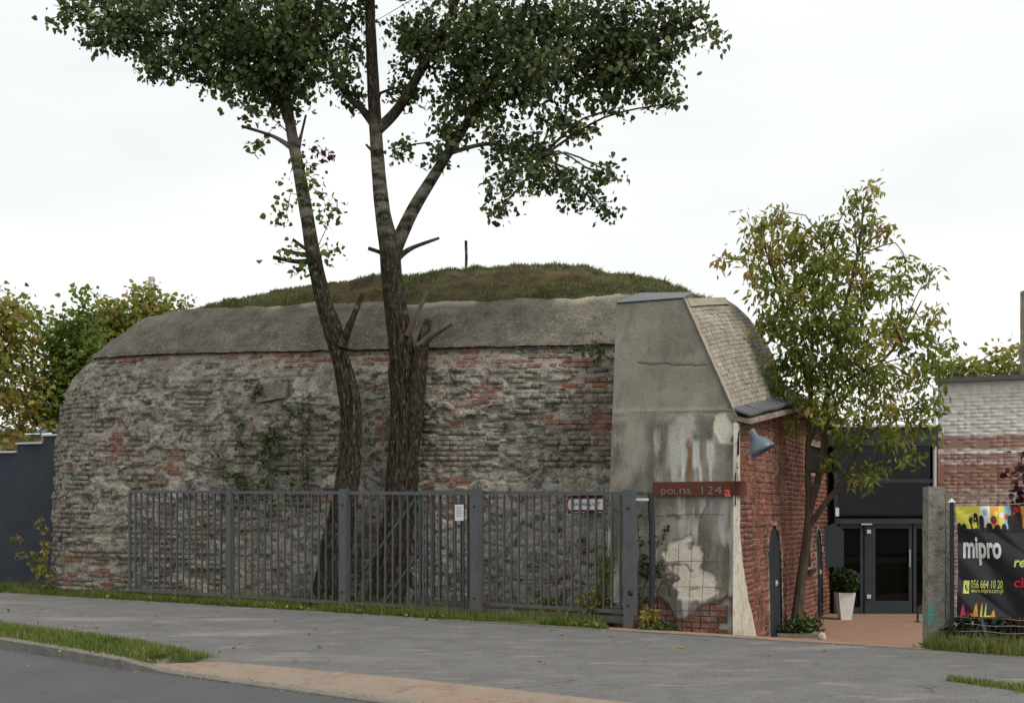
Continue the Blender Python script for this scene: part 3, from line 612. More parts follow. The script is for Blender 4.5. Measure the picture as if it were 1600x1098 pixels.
for i in range(ni):
    for j in range(nj):
        zc = -.6+4.45*(j+.5)/nj
        if zc < eave(i*cs)+.02 and not in_open((i+.5)*cs, zc, -.02): f.append((i*(nj+1)+j, (i+1)*(nj+1)+j, (i+1)*(nj+1)+j+1, i*(nj+1)+j+1))
sidew = meshobj('side_wall', v, f, M['mortar'], bunker); tag(sidew, 'red brick side wall facing the yard')
cand = []
for r in range(48):
    z = -.58+r*.0925; s = (r % 2)*.14
    while s < SL-.1:
        L = .28 if (r % 2 == 0 or random.random() < .15) else .14; c = s+L/2; s += L
        if z+.05 > eave(c) or in_open(c, z+.046, L*.3) or c-L/2 < .10: continue
        o = side(c, z+.046, -.035+random.uniform(-.006, .010))
        cand.append((-c*.6+(1.2 if L > .2 else 0)-(3 if c < 1.1 and z < 2 else 0)-(5 if z < -.3 else 0), frame(o, D, Vector((0,0,1)), DN, L/2-.006, .0395, .045)))
print('side bricks', len(cand))
brick_field(sidew, cand, M['side_brick'], 300, 'small_bricks')
# cream plaster flaring out at the foot of the corner
ns_, nz_ = 34, 110; v = []; ex_ = []
for j in range(nz_+1):
    z = -.35+3.55*j/nz_; wd = .27+1.20*max(0, (1.45-z)/1.8)**1.35 if z < 1.45 else .27
    wd += .10*(float(fbm(np.float64(z*5), np.float64(1.), 141, 4))-.5)
    for i in range(ns_+1):
        s = wd*i/ns_; h = .028+.02*(float(fbm(np.float64(s*6), np.float64(z*6), 143, 4))-.5)
        if i == ns_: h = -.04
        v.append(side(s-.085, z, h if i else -.02))
f = [(j*(ns_+1)+i, j*(ns_+1)+i+1, (j+1)*(ns_+1)+i+1, (j+1)*(ns_+1)+i) for j in range(nz_) for i in range(ns_)]
tag(meshobj('plaster_strip', v, f, M['cream'], bunker, True), 'flaking cream plaster at the foot of the corner')
# doors and windows of the side wall
def arch_poly(a, b, z0, z1, arch, out, k=10):
    if not arch: return [side(a, z0, out), side(b, z0, out), side(b, z1, out), side(a, z1, out)]
    w = (b-a)/2; m_ = (a+b)/2; rise = w*1.25; p = [side(a, z0, out), side(b, z0, out)]
    for i in range(k+1):
        t2 = math.pi*i/k; p.append(side(m_+w*math.cos(t2), z1-rise+rise*math.sin(t2), out))
    return p
def opening(i, name, recess=.05, label=None):
    a, b, z0, z1, arch = openings[i]; mb = MB(); o = arch_poly(a-.03, b+.03, z0, z1+.03, arch, .004); n = len(o); q = [p-DN*recess for p in o]
    inn = arch_poly(a+.05, b-.05, z0, z1-.06, arch, .004-recess+.03); q2 = [p for p in inn]
    mb.add(o+q, [(k, (k+1) % n, n+(k+1) % n, n+k) for k in range(n)]); 
    fr = mb.build(name, M['navy'], bunker); tag(fr, label)
    mb = MB(); mb.add(q+q2, [(k, (k+1) % n, n+(k+1) % n, n+k) for k in range(n)]); mb.build('frame', M['navy'], fr)
    return fr, inn, (a, b, z0, z1)
for i, nm, lb in ((0, 'door', 'tall dark arched double door in the brick wall'), (2, 'door', 'narrow dark arched door beside the glass entrance')):
    fr, inn, (a, b, z0, z1) = opening(i, nm, label=lb); m_ = (a+b)/2; n = len(inn)
    lf = [p-DN*.02 for p in inn]
    for sgn in (0, 1):
        mb = MB(); s0, s1 = ((a+.05, m_-.008), (m_+.008, b-.05))[sgn]; poly = []
        w = (b-a)/2-.05; rise = w*1.25; zt = z1-.06
        poly = [side(s0, z0, -.05), side(s1, z0, -.05)]
        for k in range(9):
            s = s1+(s0-s1)*k/8; h = math.sqrt(max(0, 1-((s-m_)/w)**2)); poly.append(side(s, zt-rise+rise*h, -.05))
        mb.prism(poly, DN*.03); lo = mb.build('door_leaf', M['navy'], fr)
    mb = MB(); hp_ = side(m_+.07, .55, -.005); mb.bar(hp_, hp_+D*.11, .018, .018); mb.box(hp_, D*.015, DN*.012, (0,0,.05)); mb.build('handle', M['white'], fr)
for i, lb in ((1, 'small dark arched window with a sill'), (3, 'wide dark opening under the eaves'), (4, 'narrow slit in the brickwork')):
    fr, inn, (a, b, z0, z1) = opening(i, 'window', .05, lb)
    mb = MB(); mb.add([p-DN*.03 for p in inn], [tuple(range(len(inn)))]); mb.build('pane', M['black'] if i != 1 else M['navy'], fr)
    if i == 1:
        mb = MB(); mb.box(side((a+b)/2, z0-.03, .03), D*(b-a)*.58, DN*.07, (0,0,.03)); mb.build('sill', M['navy'], fr)
mb = MB(); hgp = side(7.5, 1.1, .0); od = (DN*.9+D*.45).normalized()
mb.prism([hgp+Vector((0,0,-.47)), hgp+od*.42+Vector((0,0,-.47)), hgp+od*.42+Vector((0,0,.3)), hgp+od*.2+Vector((0,0,.47)), hgp+Vector((0,0,.36))], D*.03); mb.build('shutter', M['navy'], bunker)
# limewashed brick slope above the side wall
T1 = pier_pt(.965, PT)
def slope(s, w, out=0.0):
    e = side(s+.0, eave(max(.3, s)), 0)+Vector((0,0,0)); e = C+D*(s+.37)+DN*(-.09)+Vector((0,0,eave(s+.37)))
    tp = T1+D*s+Vector((0,0,.18*s)); k = min(1, max(0, (s-2.4)/1.75)); wm = math.sqrt(max(0, 1-k*k)); ww = w*wm
    q = e.lerp(tp, ww); bul = math.sin(math.pi*ww)*.10*min(1, max(0, s)/.9); return q+(DN*.8+Vector((0,0,.6)))*(bul+out)
v = []; ni, nj = 60, 40
for i in range(ni+1):
    for j in range(nj+1): v.append(slope(4.1*i/ni-.01, j/nj, -.028+.012*random.random()))
f = [(i*(nj+1)+j, (i+1)*(nj+1)+j, (i+1)*(nj+1)+j+1, i*(nj+1)+j+1) for i in range(ni) for j in range(nj)]
M['slopemortar'] = mat('limewashed_mortar', [(.25,.215,.175), (.38,.34,.28)], scale=6, bump=.5, bscale=40, rough=.95)
slp = meshobj('brick_slope', v, f, M['slopemortar'], bunker, True); tag(slp, 'pale limewashed brick slope above the side wall')
def slope_raw(s, w):
    e = C+D*(s+.37)+DN*(-.09)+Vector((0,0,eave(s+.37))); tp_ = T1+D*s+Vector((0,0,.18*s)); return e.lerp(tp_, w)+(DN*.8+Vector((0,0,.6)))*(math.sin(math.pi*w)*.10*min(1, max(0, s)/.9))
cand = []; NR = 27
for r in range(NR):
    s = .02+(r % 2)*.14
    while s < 4.05:
        L = .28 if random.random() < .6 else .14; c = s+L/2; s += L
        w = (r+.5)/NR; k = min(1, max(0, (c+L/2-2.4)/1.75))
        if w > math.sqrt(max(0, 1-k*k))-.02: continue
        o = slope_raw(c, w); a, b = slope_raw(c-.06, w), slope_raw(c+.06, w); y = slope_raw(c, w+.5/NR)-slope_raw(c, w-.5/NR); hgt = y.length/2
        x = (b-a).normalized(); y = (y-x*y.dot(x)).normalized(); n3 = x.cross(y)
        cand.append(((1 if L > .2 else 0)-c*.3, frame(o-n3*(.034+random.uniform(0, .012)), x, y, n3, L/2-.003, max(.012, hgt-.0045), .035)))
print('slope bricks', len(cand))
brick_field(slp, cand, M['slope_brick'], 300, 'small_bricks', 6, True)
mb = MB()                                                # plaster margin along the pier edge and the top of the slope
for k in range(14):
    a, b = slope(0, k/14, .012), slope(0, (k+1)/14, .012); mb.prism([a-D*.02, b-D*.02, b+D*(.16+.05*random.random()), a+D*(.14+.05*random.random())], (DN*.8+Vector((0,0,.6)))*.012)
for k in range(9):
    a, b = slope(.15+k*.26, .93, .012), slope(.41+k*.26, .93, .012); c_, d_ = slope(.15+k*.26, 1, .012), slope(.41+k*.26, 1, .012); mb.prism([a, b, d_, c_], (DN*.8+Vector((0,0,.6)))*.012)
mb.build('plaster_margin', M['slopemortar'], bunker)
for i in range(5):                                       # slate slabs on the eave
    mb = MB(); s0, s1 = .32+i*.78, .32+(i+1)*.78-.012; z0, z1 = eave(s0), eave(s1)
    q = lambda s, out, z: C+D*(s+.05)+DN*out+Vector((0,0,z))
    lap = .012*(i % 2)
    mb.prism([q(s0, -.22, z0+.16+lap), q(s1, -.22, z1+.16+lap), q(s1, .13, z1+.02+lap), q(s0, .13, z0+.02+lap)], (0,0,.035)); mb.build('eave_slab', M['slate'], bunker)
mb = MB(); mb.prism([q(.35, -.1, 3.24), q(4.2, -.1, 3.76), q(4.2, .13, 3.70), q(.35, .13, 3.18)], (0,0,.07)); mb.build('eave_bed', M['mortar'], bunker)
mb = MB(); mb.prism([q(4.22, -.3, 3.9), q(9.0, -.3, 3.9), q(9.0, .26, 3.74), q(4.22, .26, 3.74)], (0,0,.06)); mb.build('roof_edge', M['navy'], bunker)
mb = MB(); mb.prism([q(4.2, .10, 3.62), q(9, .10, 3.62), q(9, .2, 3.62), q(4.2, .2, 3.62)], (0,0,.11)); mb.build('fascia', M['mortar'], bunker)
M['zincroof'] = mat('pale_sheet_roof', [(.50,.51,.51), (.60,.61,.60)], scale=2, rough=.5)
mb = MB(); r0 = [q(4.25, -.28, 3.965), q(9.4, -.28, 3.965), q(9.4, -2.3, 5.6), q(4.25, -2.3, 5.6)]; mb.prism(r0, (0,0,-.05)); rf = mb.build('sheet_roof', M['zincroof'], bunker)
for i in range(12):
    s = 4.3+i*.45; mb = MB(); mb.bar(q(s, -.28, 3.99), q(s, -2.3, 5.625), .03, .04); mb.build('seam', M['darksteel'], rf)
# earth mound with grass
mpath = [Vector(p) for p in band_top[::6]][::-1]          # left to right
mpath = [p for p in mpath]+[Vector((2.6,20.9,5.74)), Vector((3.5,20.6,5.62)), Vector((4.05,21.2,5.72)), Vector((4.3,22.4,5.6))]
ridge_x = [-7.6,-6.6,-4.9,-2.5,-.8,.4,1.6,3.0,4.2]; ridge_z = [6.62,6.88,7.20,7.46,7.60,7.64,7.58,7.30,6.80]
nu, nk_ = 220, 60; v = []
for i in range(nu+1):
    p = along(mpath, i/nu); xr = min(4.25, max(-7.6, p.x*1.0+.2)); zr = float(np.interp(xr, ridge_x, ridge_z))
    for k in range(nk_+1):
        t2 = k/nk_*1.6
        if t2 <= 1:
            x = p.x+(xr-p.x)*t2; y = p.y+(27-p.y)*t2; z = p.z-.04+(zr-p.z)*math.sin(t2*math.pi/2)
        else: x = xr; y = 27+(t2-1)*12; z = zr-(t2-1)**1.5*6
        pit = float(sstep(.54, .62, fbm(np.float64(x*.75), np.float64(y*1.3), 191, 4)))*min(1, t2*4)*(1 if t2 < .75 else max(0, (.95-t2)/.2)); z -= .17*pit
        nb_ = float(fbm(np.float64(x*.9), np.float64(y*.9), 151, 4))-.5; nf = float(fbm(np.float64(x*3.5), np.float64(y*3.5), 153, 3))-.5
        v.append((x, y, z+(nb_*.24+nf*.20)*min(1, t2*5)*(1 if t2 < .85 else .5)))
f = [(i*(nk_+1)+k, (i+1)*(nk_+1)+k, (i+1)*(nk_+1)+k+1, i*(nk_+1)+k+1) for i in range(nu) for k in range(nk_)]
mound = meshobj('earth_mound', v, f, M['soil'], bunker, True); tag(mound, 'earth mound with bare dark soil and grass')
mv = np.array(v).reshape(nu+1, nk_+1, 3)
n = 95000; ii = rng.uniform(0, nu-.01, n); kk = rng.uniform(.02, .66, n)*nk_; i0_, k0_ = ii.astype(int), kk.astype(int); fi, fk = (ii-i0_)[:,None], (kk-k0_)[:,None]
pts = (mv[i0_,k0_]*(1-fi)+mv[i0_+1,k0_]*fi)*(1-fk)+(mv[i0_,k0_+1]*(1-fi)+mv[i0_+1,k0_+1]*fi)*fk
dn_ = fbm(pts[:,0]*.9, pts[:,1]*1.3, 161, 4)-.3*sstep(.53, .60, fbm(pts[:,0]*.75, pts[:,1]*1.3, 191, 4))*(kk/nk_*1.6 < .85); kp = rng.uniform(0, 1, n) < sstep(.42, .54, dn_)*.85+.05+sstep(.5, .62, kk/nk_); pts = pts[kp]
blades('mound_grass', pts-np.array([0,0,.015]), .03, .12, M['moundgrass'], lean=.8, wid=.009, label='rough green and straw coloured grass covering the earth mound', cat='grass', patchy=(fbm(pts[:,0]*1.1, pts[:,1]*1.1, 163, 3)-.5)*1.3+.08)
mb = MB(); pb = P(728,418,26.3); mb.tube([pb+Vector((0,0,-.2)), pb+Vector((.01,0,.25)), pb+Vector((0,0,.63))], [.035,.033,.034], 8)
tag(mb.build('wooden_stake', M['bark']), 'short dark wooden stake upright on top of the grassy mound', 'stake')

# ------------------------------------------------------------------ walls and buildings around
# blue-grey rendered wall with a stepped top, left of the bunker
gy = 27.2
g0 = P(-260,800,gy+2.2); g3 = P(100,800,gy-.4); gdir = (g3-g0); gdir.z = 0; GL = gdir.length; gdir.normalize(); gn = Vector((gdir.y, -gdir.x, 0))
gw = thing('rendered_wall', (g0.x, g0.y, 0), 'blue-grey rendered garden wall with stepped white-edged top beside the bunker', 'wall')
def gpt(px, z, out=0.0):
    r = (px-CX)/F; t2 = (r*g0.y-g0.x)/(gdir.x-r*gdir.y); q_ = g0+gdir*t2; return Vector((q_.x, q_.y, z))+gn*out
steps = [(-260,-150,2.85),(-150,-60,3.02),(-60,35,3.24),(35,75,3.44),(75,108,3.62)]
for i, (a, b, z) in enumerate(steps):
    mb = MB(); A, B = gpt(a, -.5), gpt(b, -.5); mb.prism([A+gn*.15, B+gn*.15, B-gn*.15, A-gn*.15], (0,0,z+.5)); sg = mb.build('wall_section', M['greywall'], gw)
    mb = MB(); A, B = gpt(a, z), gpt(b, z); mb.prism([A+gn*.2-gdir*.02, B+gn*.2-gdir*.02, B-gn*.2-gdir*.02, A-gn*.2-gdir*.02], (0,0,.045)); mb.build('coping', M['zincroof'], sg)
# low building behind it
hb_ = P(-120,760,46); bh = thing('low_building', (hb_.x, 46, 0), 'low beige brick building with a blue-green roof behind the stepped wall', 'building')
M['beige'] = mat('beige_brick', [(.26,.20,.14), (.36,.29,.21), (.30,.17,.11)], scale=2.5, bump=.3, rough=.9)
mb = MB(); a, b = P(-160,0,46).x, P(64,0,46).x; mb.box(((a+b)/2, 49, 2.4), ((b-a)/2,0,0), (0,3,0), (0,0,2.6)); mb.build('wall', M['beige'], bh)
M['bluroof'] = mat('teal_roof', [(.10,.16,.19), (.16,.23,.26)], scale=3, rough=.6)
mb = MB(); mb.prism([(a-.3,45.6,5.0), (b+.2,45.6,5.0), (b+.2,49,5.35), (a-.3,49,5.35)], (0,0,.12)); mb.build('roof', M['bluroof'], bh)
for px in (-90,-30,22):
    mb = MB(); c_ = P(px, 0, 46).x; mb.box((c_, 45.98, 3.9), (.45,0,0), (0,.04,0), (0,0,.5)); mb.build('window', M['navy'], bh)
# chimney far behind
cy = 160; cb = P(237,470,cy); ch_ = thing('factory_chimney', (cb.x, cy, 0), 'distant red and white banded chimney with a railed platform', 'chimney')
M['chim_r'] = mat('chimney_hazy_red', [(.50,.38,.36), (.55,.43,.40)], scale=1); M['chim_w'] = mat('chimney_white', [(.62,.60,.57), (.68,.66,.62)], scale=1)  # reds washed out: distance haze is put into the colour
zt = lambda py: EYE-(py-HY)/F*cy
mb = MB(); mb.lathe((cb.x,cy,0), [(.75,-1),(.55,zt(452))], 16); mb.build('shaft', M['chim_r'], ch_)
mb = MB(); mb.lathe((cb.x,cy,0), [(.50,zt(452)),(.48,zt(441))], 16); mb.build('white_band', M['chim_w'], ch_)
mb = MB(); mb.lathe((cb.x,cy,0), [(.48,zt(441)),(.46,zt(433)),(.3,zt(433))], 16); mb.build('top_band', mat('chimney_hazy_top_red', [(.50,.38,.34), (.56,.44,.40)], scale=1), ch_)
mb = MB(); mb.lathe((cb.x,cy,0), [(.5,zt(452)),(.95,zt(452)),(.95,zt(451)),(.5,zt(451))], 16)
for k in range(10): mb.bar((cb.x+.9*math.cos(k*.628), cy+.9*math.sin(k*.628), zt(452)), (cb.x+.9*math.cos(k*.628), cy+.9*math.sin(k*.628), zt(446)), .07)
mb.lathe((cb.x,cy,0), [(.9,zt(446.6)),(.97,zt(446.6)),(.97,zt(446)),(.9,zt(446))], 16); mb.build('platform', M['steel'], ch_)
# white and red painted brick wall on the right
AY = 24.3
pw0 = Vector((9.22, AY-.05, 0)); pd_ = Vector((.906,-.423,0)); pn = Vector((-.423,-.906,0)); PWL = 7.0
hall = thing('painted_hall', pw0, 'brick building painted white above and banded brownish red below', 'building')
M['paint'] = mat('painted_brick', [(.66,.645,.62), (.76,.745,.715)], scale=3, bump=.2, bscale=30, rough=.85)
t = NT(M['paint']); zz = t.posz()[2]; wz = t.noise(2.5, lo=.3, hi=.7, amt=.05); zz = t.mul(zz, wz, 'ADD')
def zb_(py): return EYE-(py-HY)/F*AY+.025
def band(lo, hi): return t.mul(t.rng(zz, lo-.012, lo+.012), t.rng(zz, hi+.012, hi-.012))
t.over(t.rng(zz, zb_(683)+.02, zb_(683)-.02), (.36,.225,.19)); t.over(band(zb_(710), zb_(703)), (.66,.62,.58)); t.over(t.mul(band(zb_(725), zb_(719)), t.noise(12, lo=.4, hi=.5)), (.55,.46,.42))
t.over(t.rng(zz, zb_(728)+.015, zb_(728)-.015), (.33,.18,.14)); t.over(t.rng(zz, zb_(760)+.02, zb_(760)-.02), (.33,.22,.19)); t.over(t.mul(t.rng(zz, zb_(758)+.02, zb_(762)-.02), t.noise(8, lo=.48, hi=.58)), (.44,.37,.33))
t.over(t.mul(t.noise(6, lo=.54, hi=.68, off=(4,1,1)), .35), (.33,.28,.25))
ZT = zb_(601)
mb = MB(); q0 = pw0+pn*.0004; q1 = q0+pd_*PWL; bk = -pn*7
mb.prism([q0+Vector((0,0,-.6)), q1+Vector((0,0,-.6)), q1+bk+Vector((0,0,-.6)), q0+bk+Vector((0,0,-.6))], (0,0,ZT+.6)); hw = mb.build('wall', M['paint'], hall)
cand = []
for r in range(64):
    z = -.5+r*.08; s = (r % 2)*.13
    if z > ZT-.06: break
    while s < PWL-.1:
        L = .26 if random.random() < .7 else .13; c_ = s+L/2; s += L
        cand.append((0, frame(pw0+pd_*c_+Vector((0,0,z+.04))-pn*(.03+random.uniform(0,.003)), pd_, Vector((0,0,1)), pn, L/2-.001, .0392, .0325)))
brick_field(hw, cand, M['paint'], 0, 'painted_bricks', 6, True)
mb = MB(); mb.prism([q0+pn*.14-pd_*.05+Vector((0,0,ZT)), q1+pn*.14+Vector((0,0,ZT)), q1+bk+Vector((0,0,ZT+.1)), q0+bk-pd_*.05+Vector((0,0,ZT+.1))], (0,0,.10)); mb.build('roof_edge', M['slate'], hall)
mb = MB(); mb.tube([pw0+pn*.06-pd_*.06+Vector((0,0,ZT-.1)), pw0+pn*.06-pd_*.06+Vector((0,0,-.4))], .04, 8); mb.build('downpipe', M['zincroof'], hall)
cs_ = P(1604,700,30); st = thing('brick_stack', (cs_.x, 30, 0), 'tall red brick chimney stack rising behind the painted building', 'chimney')
mb = MB(); xs0, xs1 = P(1594,0,30.8).x, P(1660,0,30).x; zt_ = P(0,447,30).z
mb.box(((xs0+xs1)/2, 30.4, zt_/2-.3), ((xs1-xs0)/2,0,0), (0,.4,0), (0,0,zt_/2+.3)); shaft = mb.build('shaft', M['mortar'], st)
cand = []
for r in range(int(4.2/.08)):
    z = zt_-.04-r*.08; s = xs0+(r % 2)*.125-.125
    while s < xs1:
        cand.append((0, frame(Vector((s+.125, 29.99, z)), Vector((1,0,0)), Vector((0,0,1)), Vector((0,-1,0)), .12, .035, .03))); s += .25
brick_field(shaft, cand, M['side_brick'], 0, 'stack_bricks')
# glass entrance between the bunker and the painted hall
ax0, ax1 = 6.98, 9.2; an = thing('glass_entrance', (8.1, AY, -.4), 'dark glazed entrance in navy frames at the end of the paved yard', 'entrance')
za = lambda py: EYE-(py-HY)/F*AY
xa = lambda px: (px-CX)/F*AY
def rbox(name, x0, x1, z0, z1, y0, y1, m, par=an):
    mb = MB(); mb.box(((x0+x1)/2, (y0+y1)/2, (z0+z1)/2), ((x1-x0)/2,0,0), (0,(y1-y0)/2,0), (0,0,(z1-z0)/2)); return mb.build(name, m, par)
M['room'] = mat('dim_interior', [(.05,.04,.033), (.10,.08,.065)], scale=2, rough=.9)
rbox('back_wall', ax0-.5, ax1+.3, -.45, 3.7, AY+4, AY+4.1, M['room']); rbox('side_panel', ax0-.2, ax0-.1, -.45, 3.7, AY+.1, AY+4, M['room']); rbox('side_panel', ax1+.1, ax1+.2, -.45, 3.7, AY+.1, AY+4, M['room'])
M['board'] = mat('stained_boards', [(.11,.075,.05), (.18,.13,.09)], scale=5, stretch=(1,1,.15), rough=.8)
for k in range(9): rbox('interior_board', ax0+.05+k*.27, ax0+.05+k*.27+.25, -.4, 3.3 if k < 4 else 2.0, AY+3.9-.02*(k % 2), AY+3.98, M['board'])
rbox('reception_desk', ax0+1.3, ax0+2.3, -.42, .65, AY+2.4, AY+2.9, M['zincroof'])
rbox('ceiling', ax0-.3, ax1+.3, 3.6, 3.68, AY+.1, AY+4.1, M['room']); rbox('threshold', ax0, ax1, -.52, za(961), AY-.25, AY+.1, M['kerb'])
rbox('roof_fascia', ax0-.3, ax1, za(697), za(668), AY-.12, AY+.08, M['navy']); rbox('transom', ax0, ax1, za(754), za(748), AY-.06, AY+.06, M['navy']); rbox('transom', ax0, ax1, za(818), za(810), AY-.09, AY+.06, M['navy'])
mb = MB(); mb.prism([(ax0-.3,AY-.2,za(668)), (ax1,AY-.2,za(668)+.0), (ax1,AY+4.1,za(668)+.2), (ax0-.3,AY+4.1,za(668)+.2)], (0,0,.05)); mb.build('roof', M['zincroof'], an)
for p0, p1 in ((1302,1308),(1458,1465)): rbox('mullion', xa(p0), xa(p1), -.45, za(697), AY-.05, AY+.05, M['navy'])
for y0, y1 in ((748,697),(810,754)): rbox('pane', xa(1308), xa(1458), za(y0), za(y1), AY-.006, AY+.006, M['glass'])
def leaf(name, p0, p1, y0, y1, kick, lab):
    w = 5; o = rbox(name, xa(p0), xa(p0+w), za(y0), za(y1), AY-.04, AY+.03, M['navy']); tag(o, lab)
    rbox('stile', xa(p1-w), xa(p1), za(y0), za(y1), AY-.04, AY+.03, M['navy'], o); rbox('rail', xa(p0+w), xa(p1-w), za(y1+7), za(y1), AY-.037, AY+.03, M['navy'], o); rbox('rail', xa(p0+w), xa(p1-w), za(y0), za(y0-kick), AY-.037, AY+.03, M['navy'], o)
    rbox('pane', xa(p0+w), xa(p1-w), za(y0-kick), za(y1+7), AY-.01, AY+.0, M['glass'], o); return o
sl_ = leaf('side_light', 1310, 1348, 958, 818, 10, 'narrow glazed side light'); rbox('rail', xa(1315), xa(1343), za(902), za(895), AY-.037, AY+.03, M['navy'], sl_)
dr_ = leaf('door', 1350, 1424, 958, 818, 20, 'glazed entrance door with pull handle')
rbox('stile', xa(1355), xa(1367), za(938), za(825), AY-.036, AY+.028, M['navy'], dr_)
for py in (830, 931): rbox('hinge', xa(1353), xa(1359), za(py+3), za(py-3), AY-.08, AY-.04, M['zincroof'], dr_)
mb = MB(); mb.tube([(xa(1419),AY-.10,za(885)), (xa(1419),AY-.10,za(858))], .012, 8); mb.bar((xa(1419),AY-.04,za(883)), (xa(1419),AY-.10,za(883)), .02); mb.bar((xa(1419),AY-.04,za(860)), (xa(1419),AY-.10,za(860)), .02); mb.build('handle', M['zincroof'], dr_)
leaf('side_light', 1426, 1457, 958, 818, 10, 'plain glazed side light')
rbox('door_closer', xa(1343), xa(1360), za(819.5), za(817.5), AY-.12, AY-.09, M['zincroof'])
rbox('sensor', xa(1303), xa(1308.5), za(806), za(793), AY-.12, AY-.05, M['white'])

# ------------------------------------------------------------------ steel fence and sliding gate
FR, FL = Vector((1.85,17.5,0)), Vector((-7.95,23.3,0)); FLEN = (FL-FR).length
def fpt(t, z, back=0.0): q_ = FR.lerp(FL, t); return Vector((q_.x, q_.y, z))+FN*back
zbot = lambda t: .07+.07*t; ztop = lambda t: 2.11+.15*t
def post(t, w, lab):
    o = thing('fence_post', fpt(t, 0), lab, 'post'); mb = MB(); b_ = -.2
    mb.box(fpt(t, (ztop(t)+.03+b_)/2), FD*w/2, FN*w/2, (0,0,(ztop(t)+.03-b_)/2)); mb.build('shaft', M['steel'], o)
    mb = MB(); mb.box(fpt(t, ztop(t)+.036), FD*(w/2+.002), FN*(w/2+.002), (0,0,.006)); mb.build('cap', M['steel'], o)
    for zq in (ztop(t)-.25, .35):
        mb = MB(); mb.lathe(fpt(t, zq, -w/2), [(.0,.012),(.018,.012),(.022,0)], 10, -FN); mb.build('bolt', M['black'], o)
    return o
pg = post(0, .165, 'stout grey steel post at the end where the gate shuts')
mb = MB(); kp_ = fpt(-.004, .55, -.10); mb.lathe(kp_, [(0,.03),(.03,.03),(.045,.012),(.045,0)], 14, -FN); mb.build('lock', M['black'], pg)
post(.25, .16, 'grey steel post between the gate and the panel with the white notice'); post(.5, .15, 'grey steel fence post just beside the left leaning poplar trunk'); post(.75, .105, 'slender grey steel fence post with climbing twigs above it')
def panel(t0, t1, nb, lab):
    o = thing('bar_fence', fpt((t0+t1)/2, 0), lab, 'fence')
    def bx(name, a, b, w, d): mb = MB(); mb.bar(a, b, w, d); return mb.build(name, M['steel'], o)
    bx('rail', fpt(t0, ztop(t0)-.03), fpt(t1, ztop(t1)-.03), .06, .05); bx('rail', fpt(t0, zbot(t0)+.05), fpt(t1, zbot(t1)+.05), .06, .05)
    for k in range(nb+2):
        t2 = t0+(t1-t0)*k/(nb+1); w = .05 if k in (0, nb+1) else .022
        mb = MB(); mb.box(fpt(t2, (zbot(t2)+ztop(t2))/2+.01), FD*w/2, FN*(.025 if w > .04 else .019), (0,0,(ztop(t2)-zbot(t2)-.12)/2)); mb.build('stile' if w > .04 else 'bar', M['steel'], o)
g = .0085
panel(.75+g*.7, 1.0, 15, 'grey steel bar fence panel meeting the bare left corner of the bunker')
panel(.5+g, .75-g*.7, 15, 'grey steel bar fence panel in front of the left leaning poplar')
panel(.25+g, .5-g, 15, 'grey steel bar fence panel hung with the small white notice')
gate = thing('sliding_gate', fpt(.15, 0), 'grey steel sliding gate with braced tail, open behind the fence', 'gate')
GB = .13
def gb(name, a, b, w, d=None): mb = MB(); mb.bar(a, b, w, d); return mb.build(name, M['steel'], gate)
gb('rail', fpt(-.022, 2.09, GB), fpt(.362, 2.15, GB), .06, .05); gb('rail', fpt(-.005, .23, GB), fpt(.362, .26, GB), .06, .05); gb('guide_beam', fpt(-.022, .10, GB), fpt(.47, .13, GB), .11, .08)
for k in range(29):
    t2 = .008+.352*k/28
    mb = MB(); w = .05 if k in (0, 28) else .026
    mb.box(fpt(t2, 1.16+.05*t2, GB), FD*w/2, FN*.02, (0,0,.92)); mb.build('bar' if w < .04 else 'stile', M['steel'], gate)
gb('brace', fpt(.362, 2.12, GB), fpt(.47, .75, GB), .05); gb('brace', fpt(.362, 1.1, GB), fpt(.43, .16, GB), .05); gb('brace', fpt(.47, .75, GB), fpt(.47, .13, GB), .05)
mb = MB(); pts = [fpt(-.024, z, GB+.02+.0)+FD*(-.035*math.sin((z-.1)*1.6)) for z in np.linspace(.04, 2.1, 12)]
mb.tube(pts, .05, 10); mb.build('end_tube', M['darksteel'], gate)
mb = MB(); mb.bar(fpt(-.005, 2.0, .05), fpt(-.025, 2.0, GB), .04); mb.build('catch', M['zincroof'], gate)
# text helper
def text_mesh(s, size, sx=1.0, ex=.0, spacing=1.0, shear=0.0, bold=0.0):
    cu = bpy.data.curves.new('txt', 'FONT'); cu.body = s; cu.size = size; cu.extrude = ex; cu.space_character = spacing; cu.shear = shear; cu.offset = bold; cu.resolution_u = 4
    ob = bpy.data.objects.new('txt', cu); COL.objects.link(ob); bpy.context.view_layer.update()
    me = bpy.data.meshes.new_from_object(ob.evaluated_get(bpy.context.evaluated_depsgraph_get())); bpy.data.objects.remove(ob)
    v = np.array([tuple(q.co) for q in me.vertices]); v[:,0] *= sx; return v, [tuple(p.vertices) for p in me.polygons]
def place_text(name, s, width, height, org, ux, uz, un, m, par, ex=.004, spacing=1.0, shear=0.0, bold=0.0, warp=None):
    v, f = text_mesh(s, 1.0, 1.0, 0.0, spacing, shear, bold)
    v[:,0] -= v[:,0].min(); y0 = v[:,1].min(); v[:,1] -= y0
    v[:,0] *= width/v[:,0].max(); v[:,1] *= height/v[:,1].max()
    w = [org+ux*a+uz*b+un*(ex+(warp(a, b) if warp else 0)) for a, b, _ in v]
    return meshobj(name, w, f, m, par)
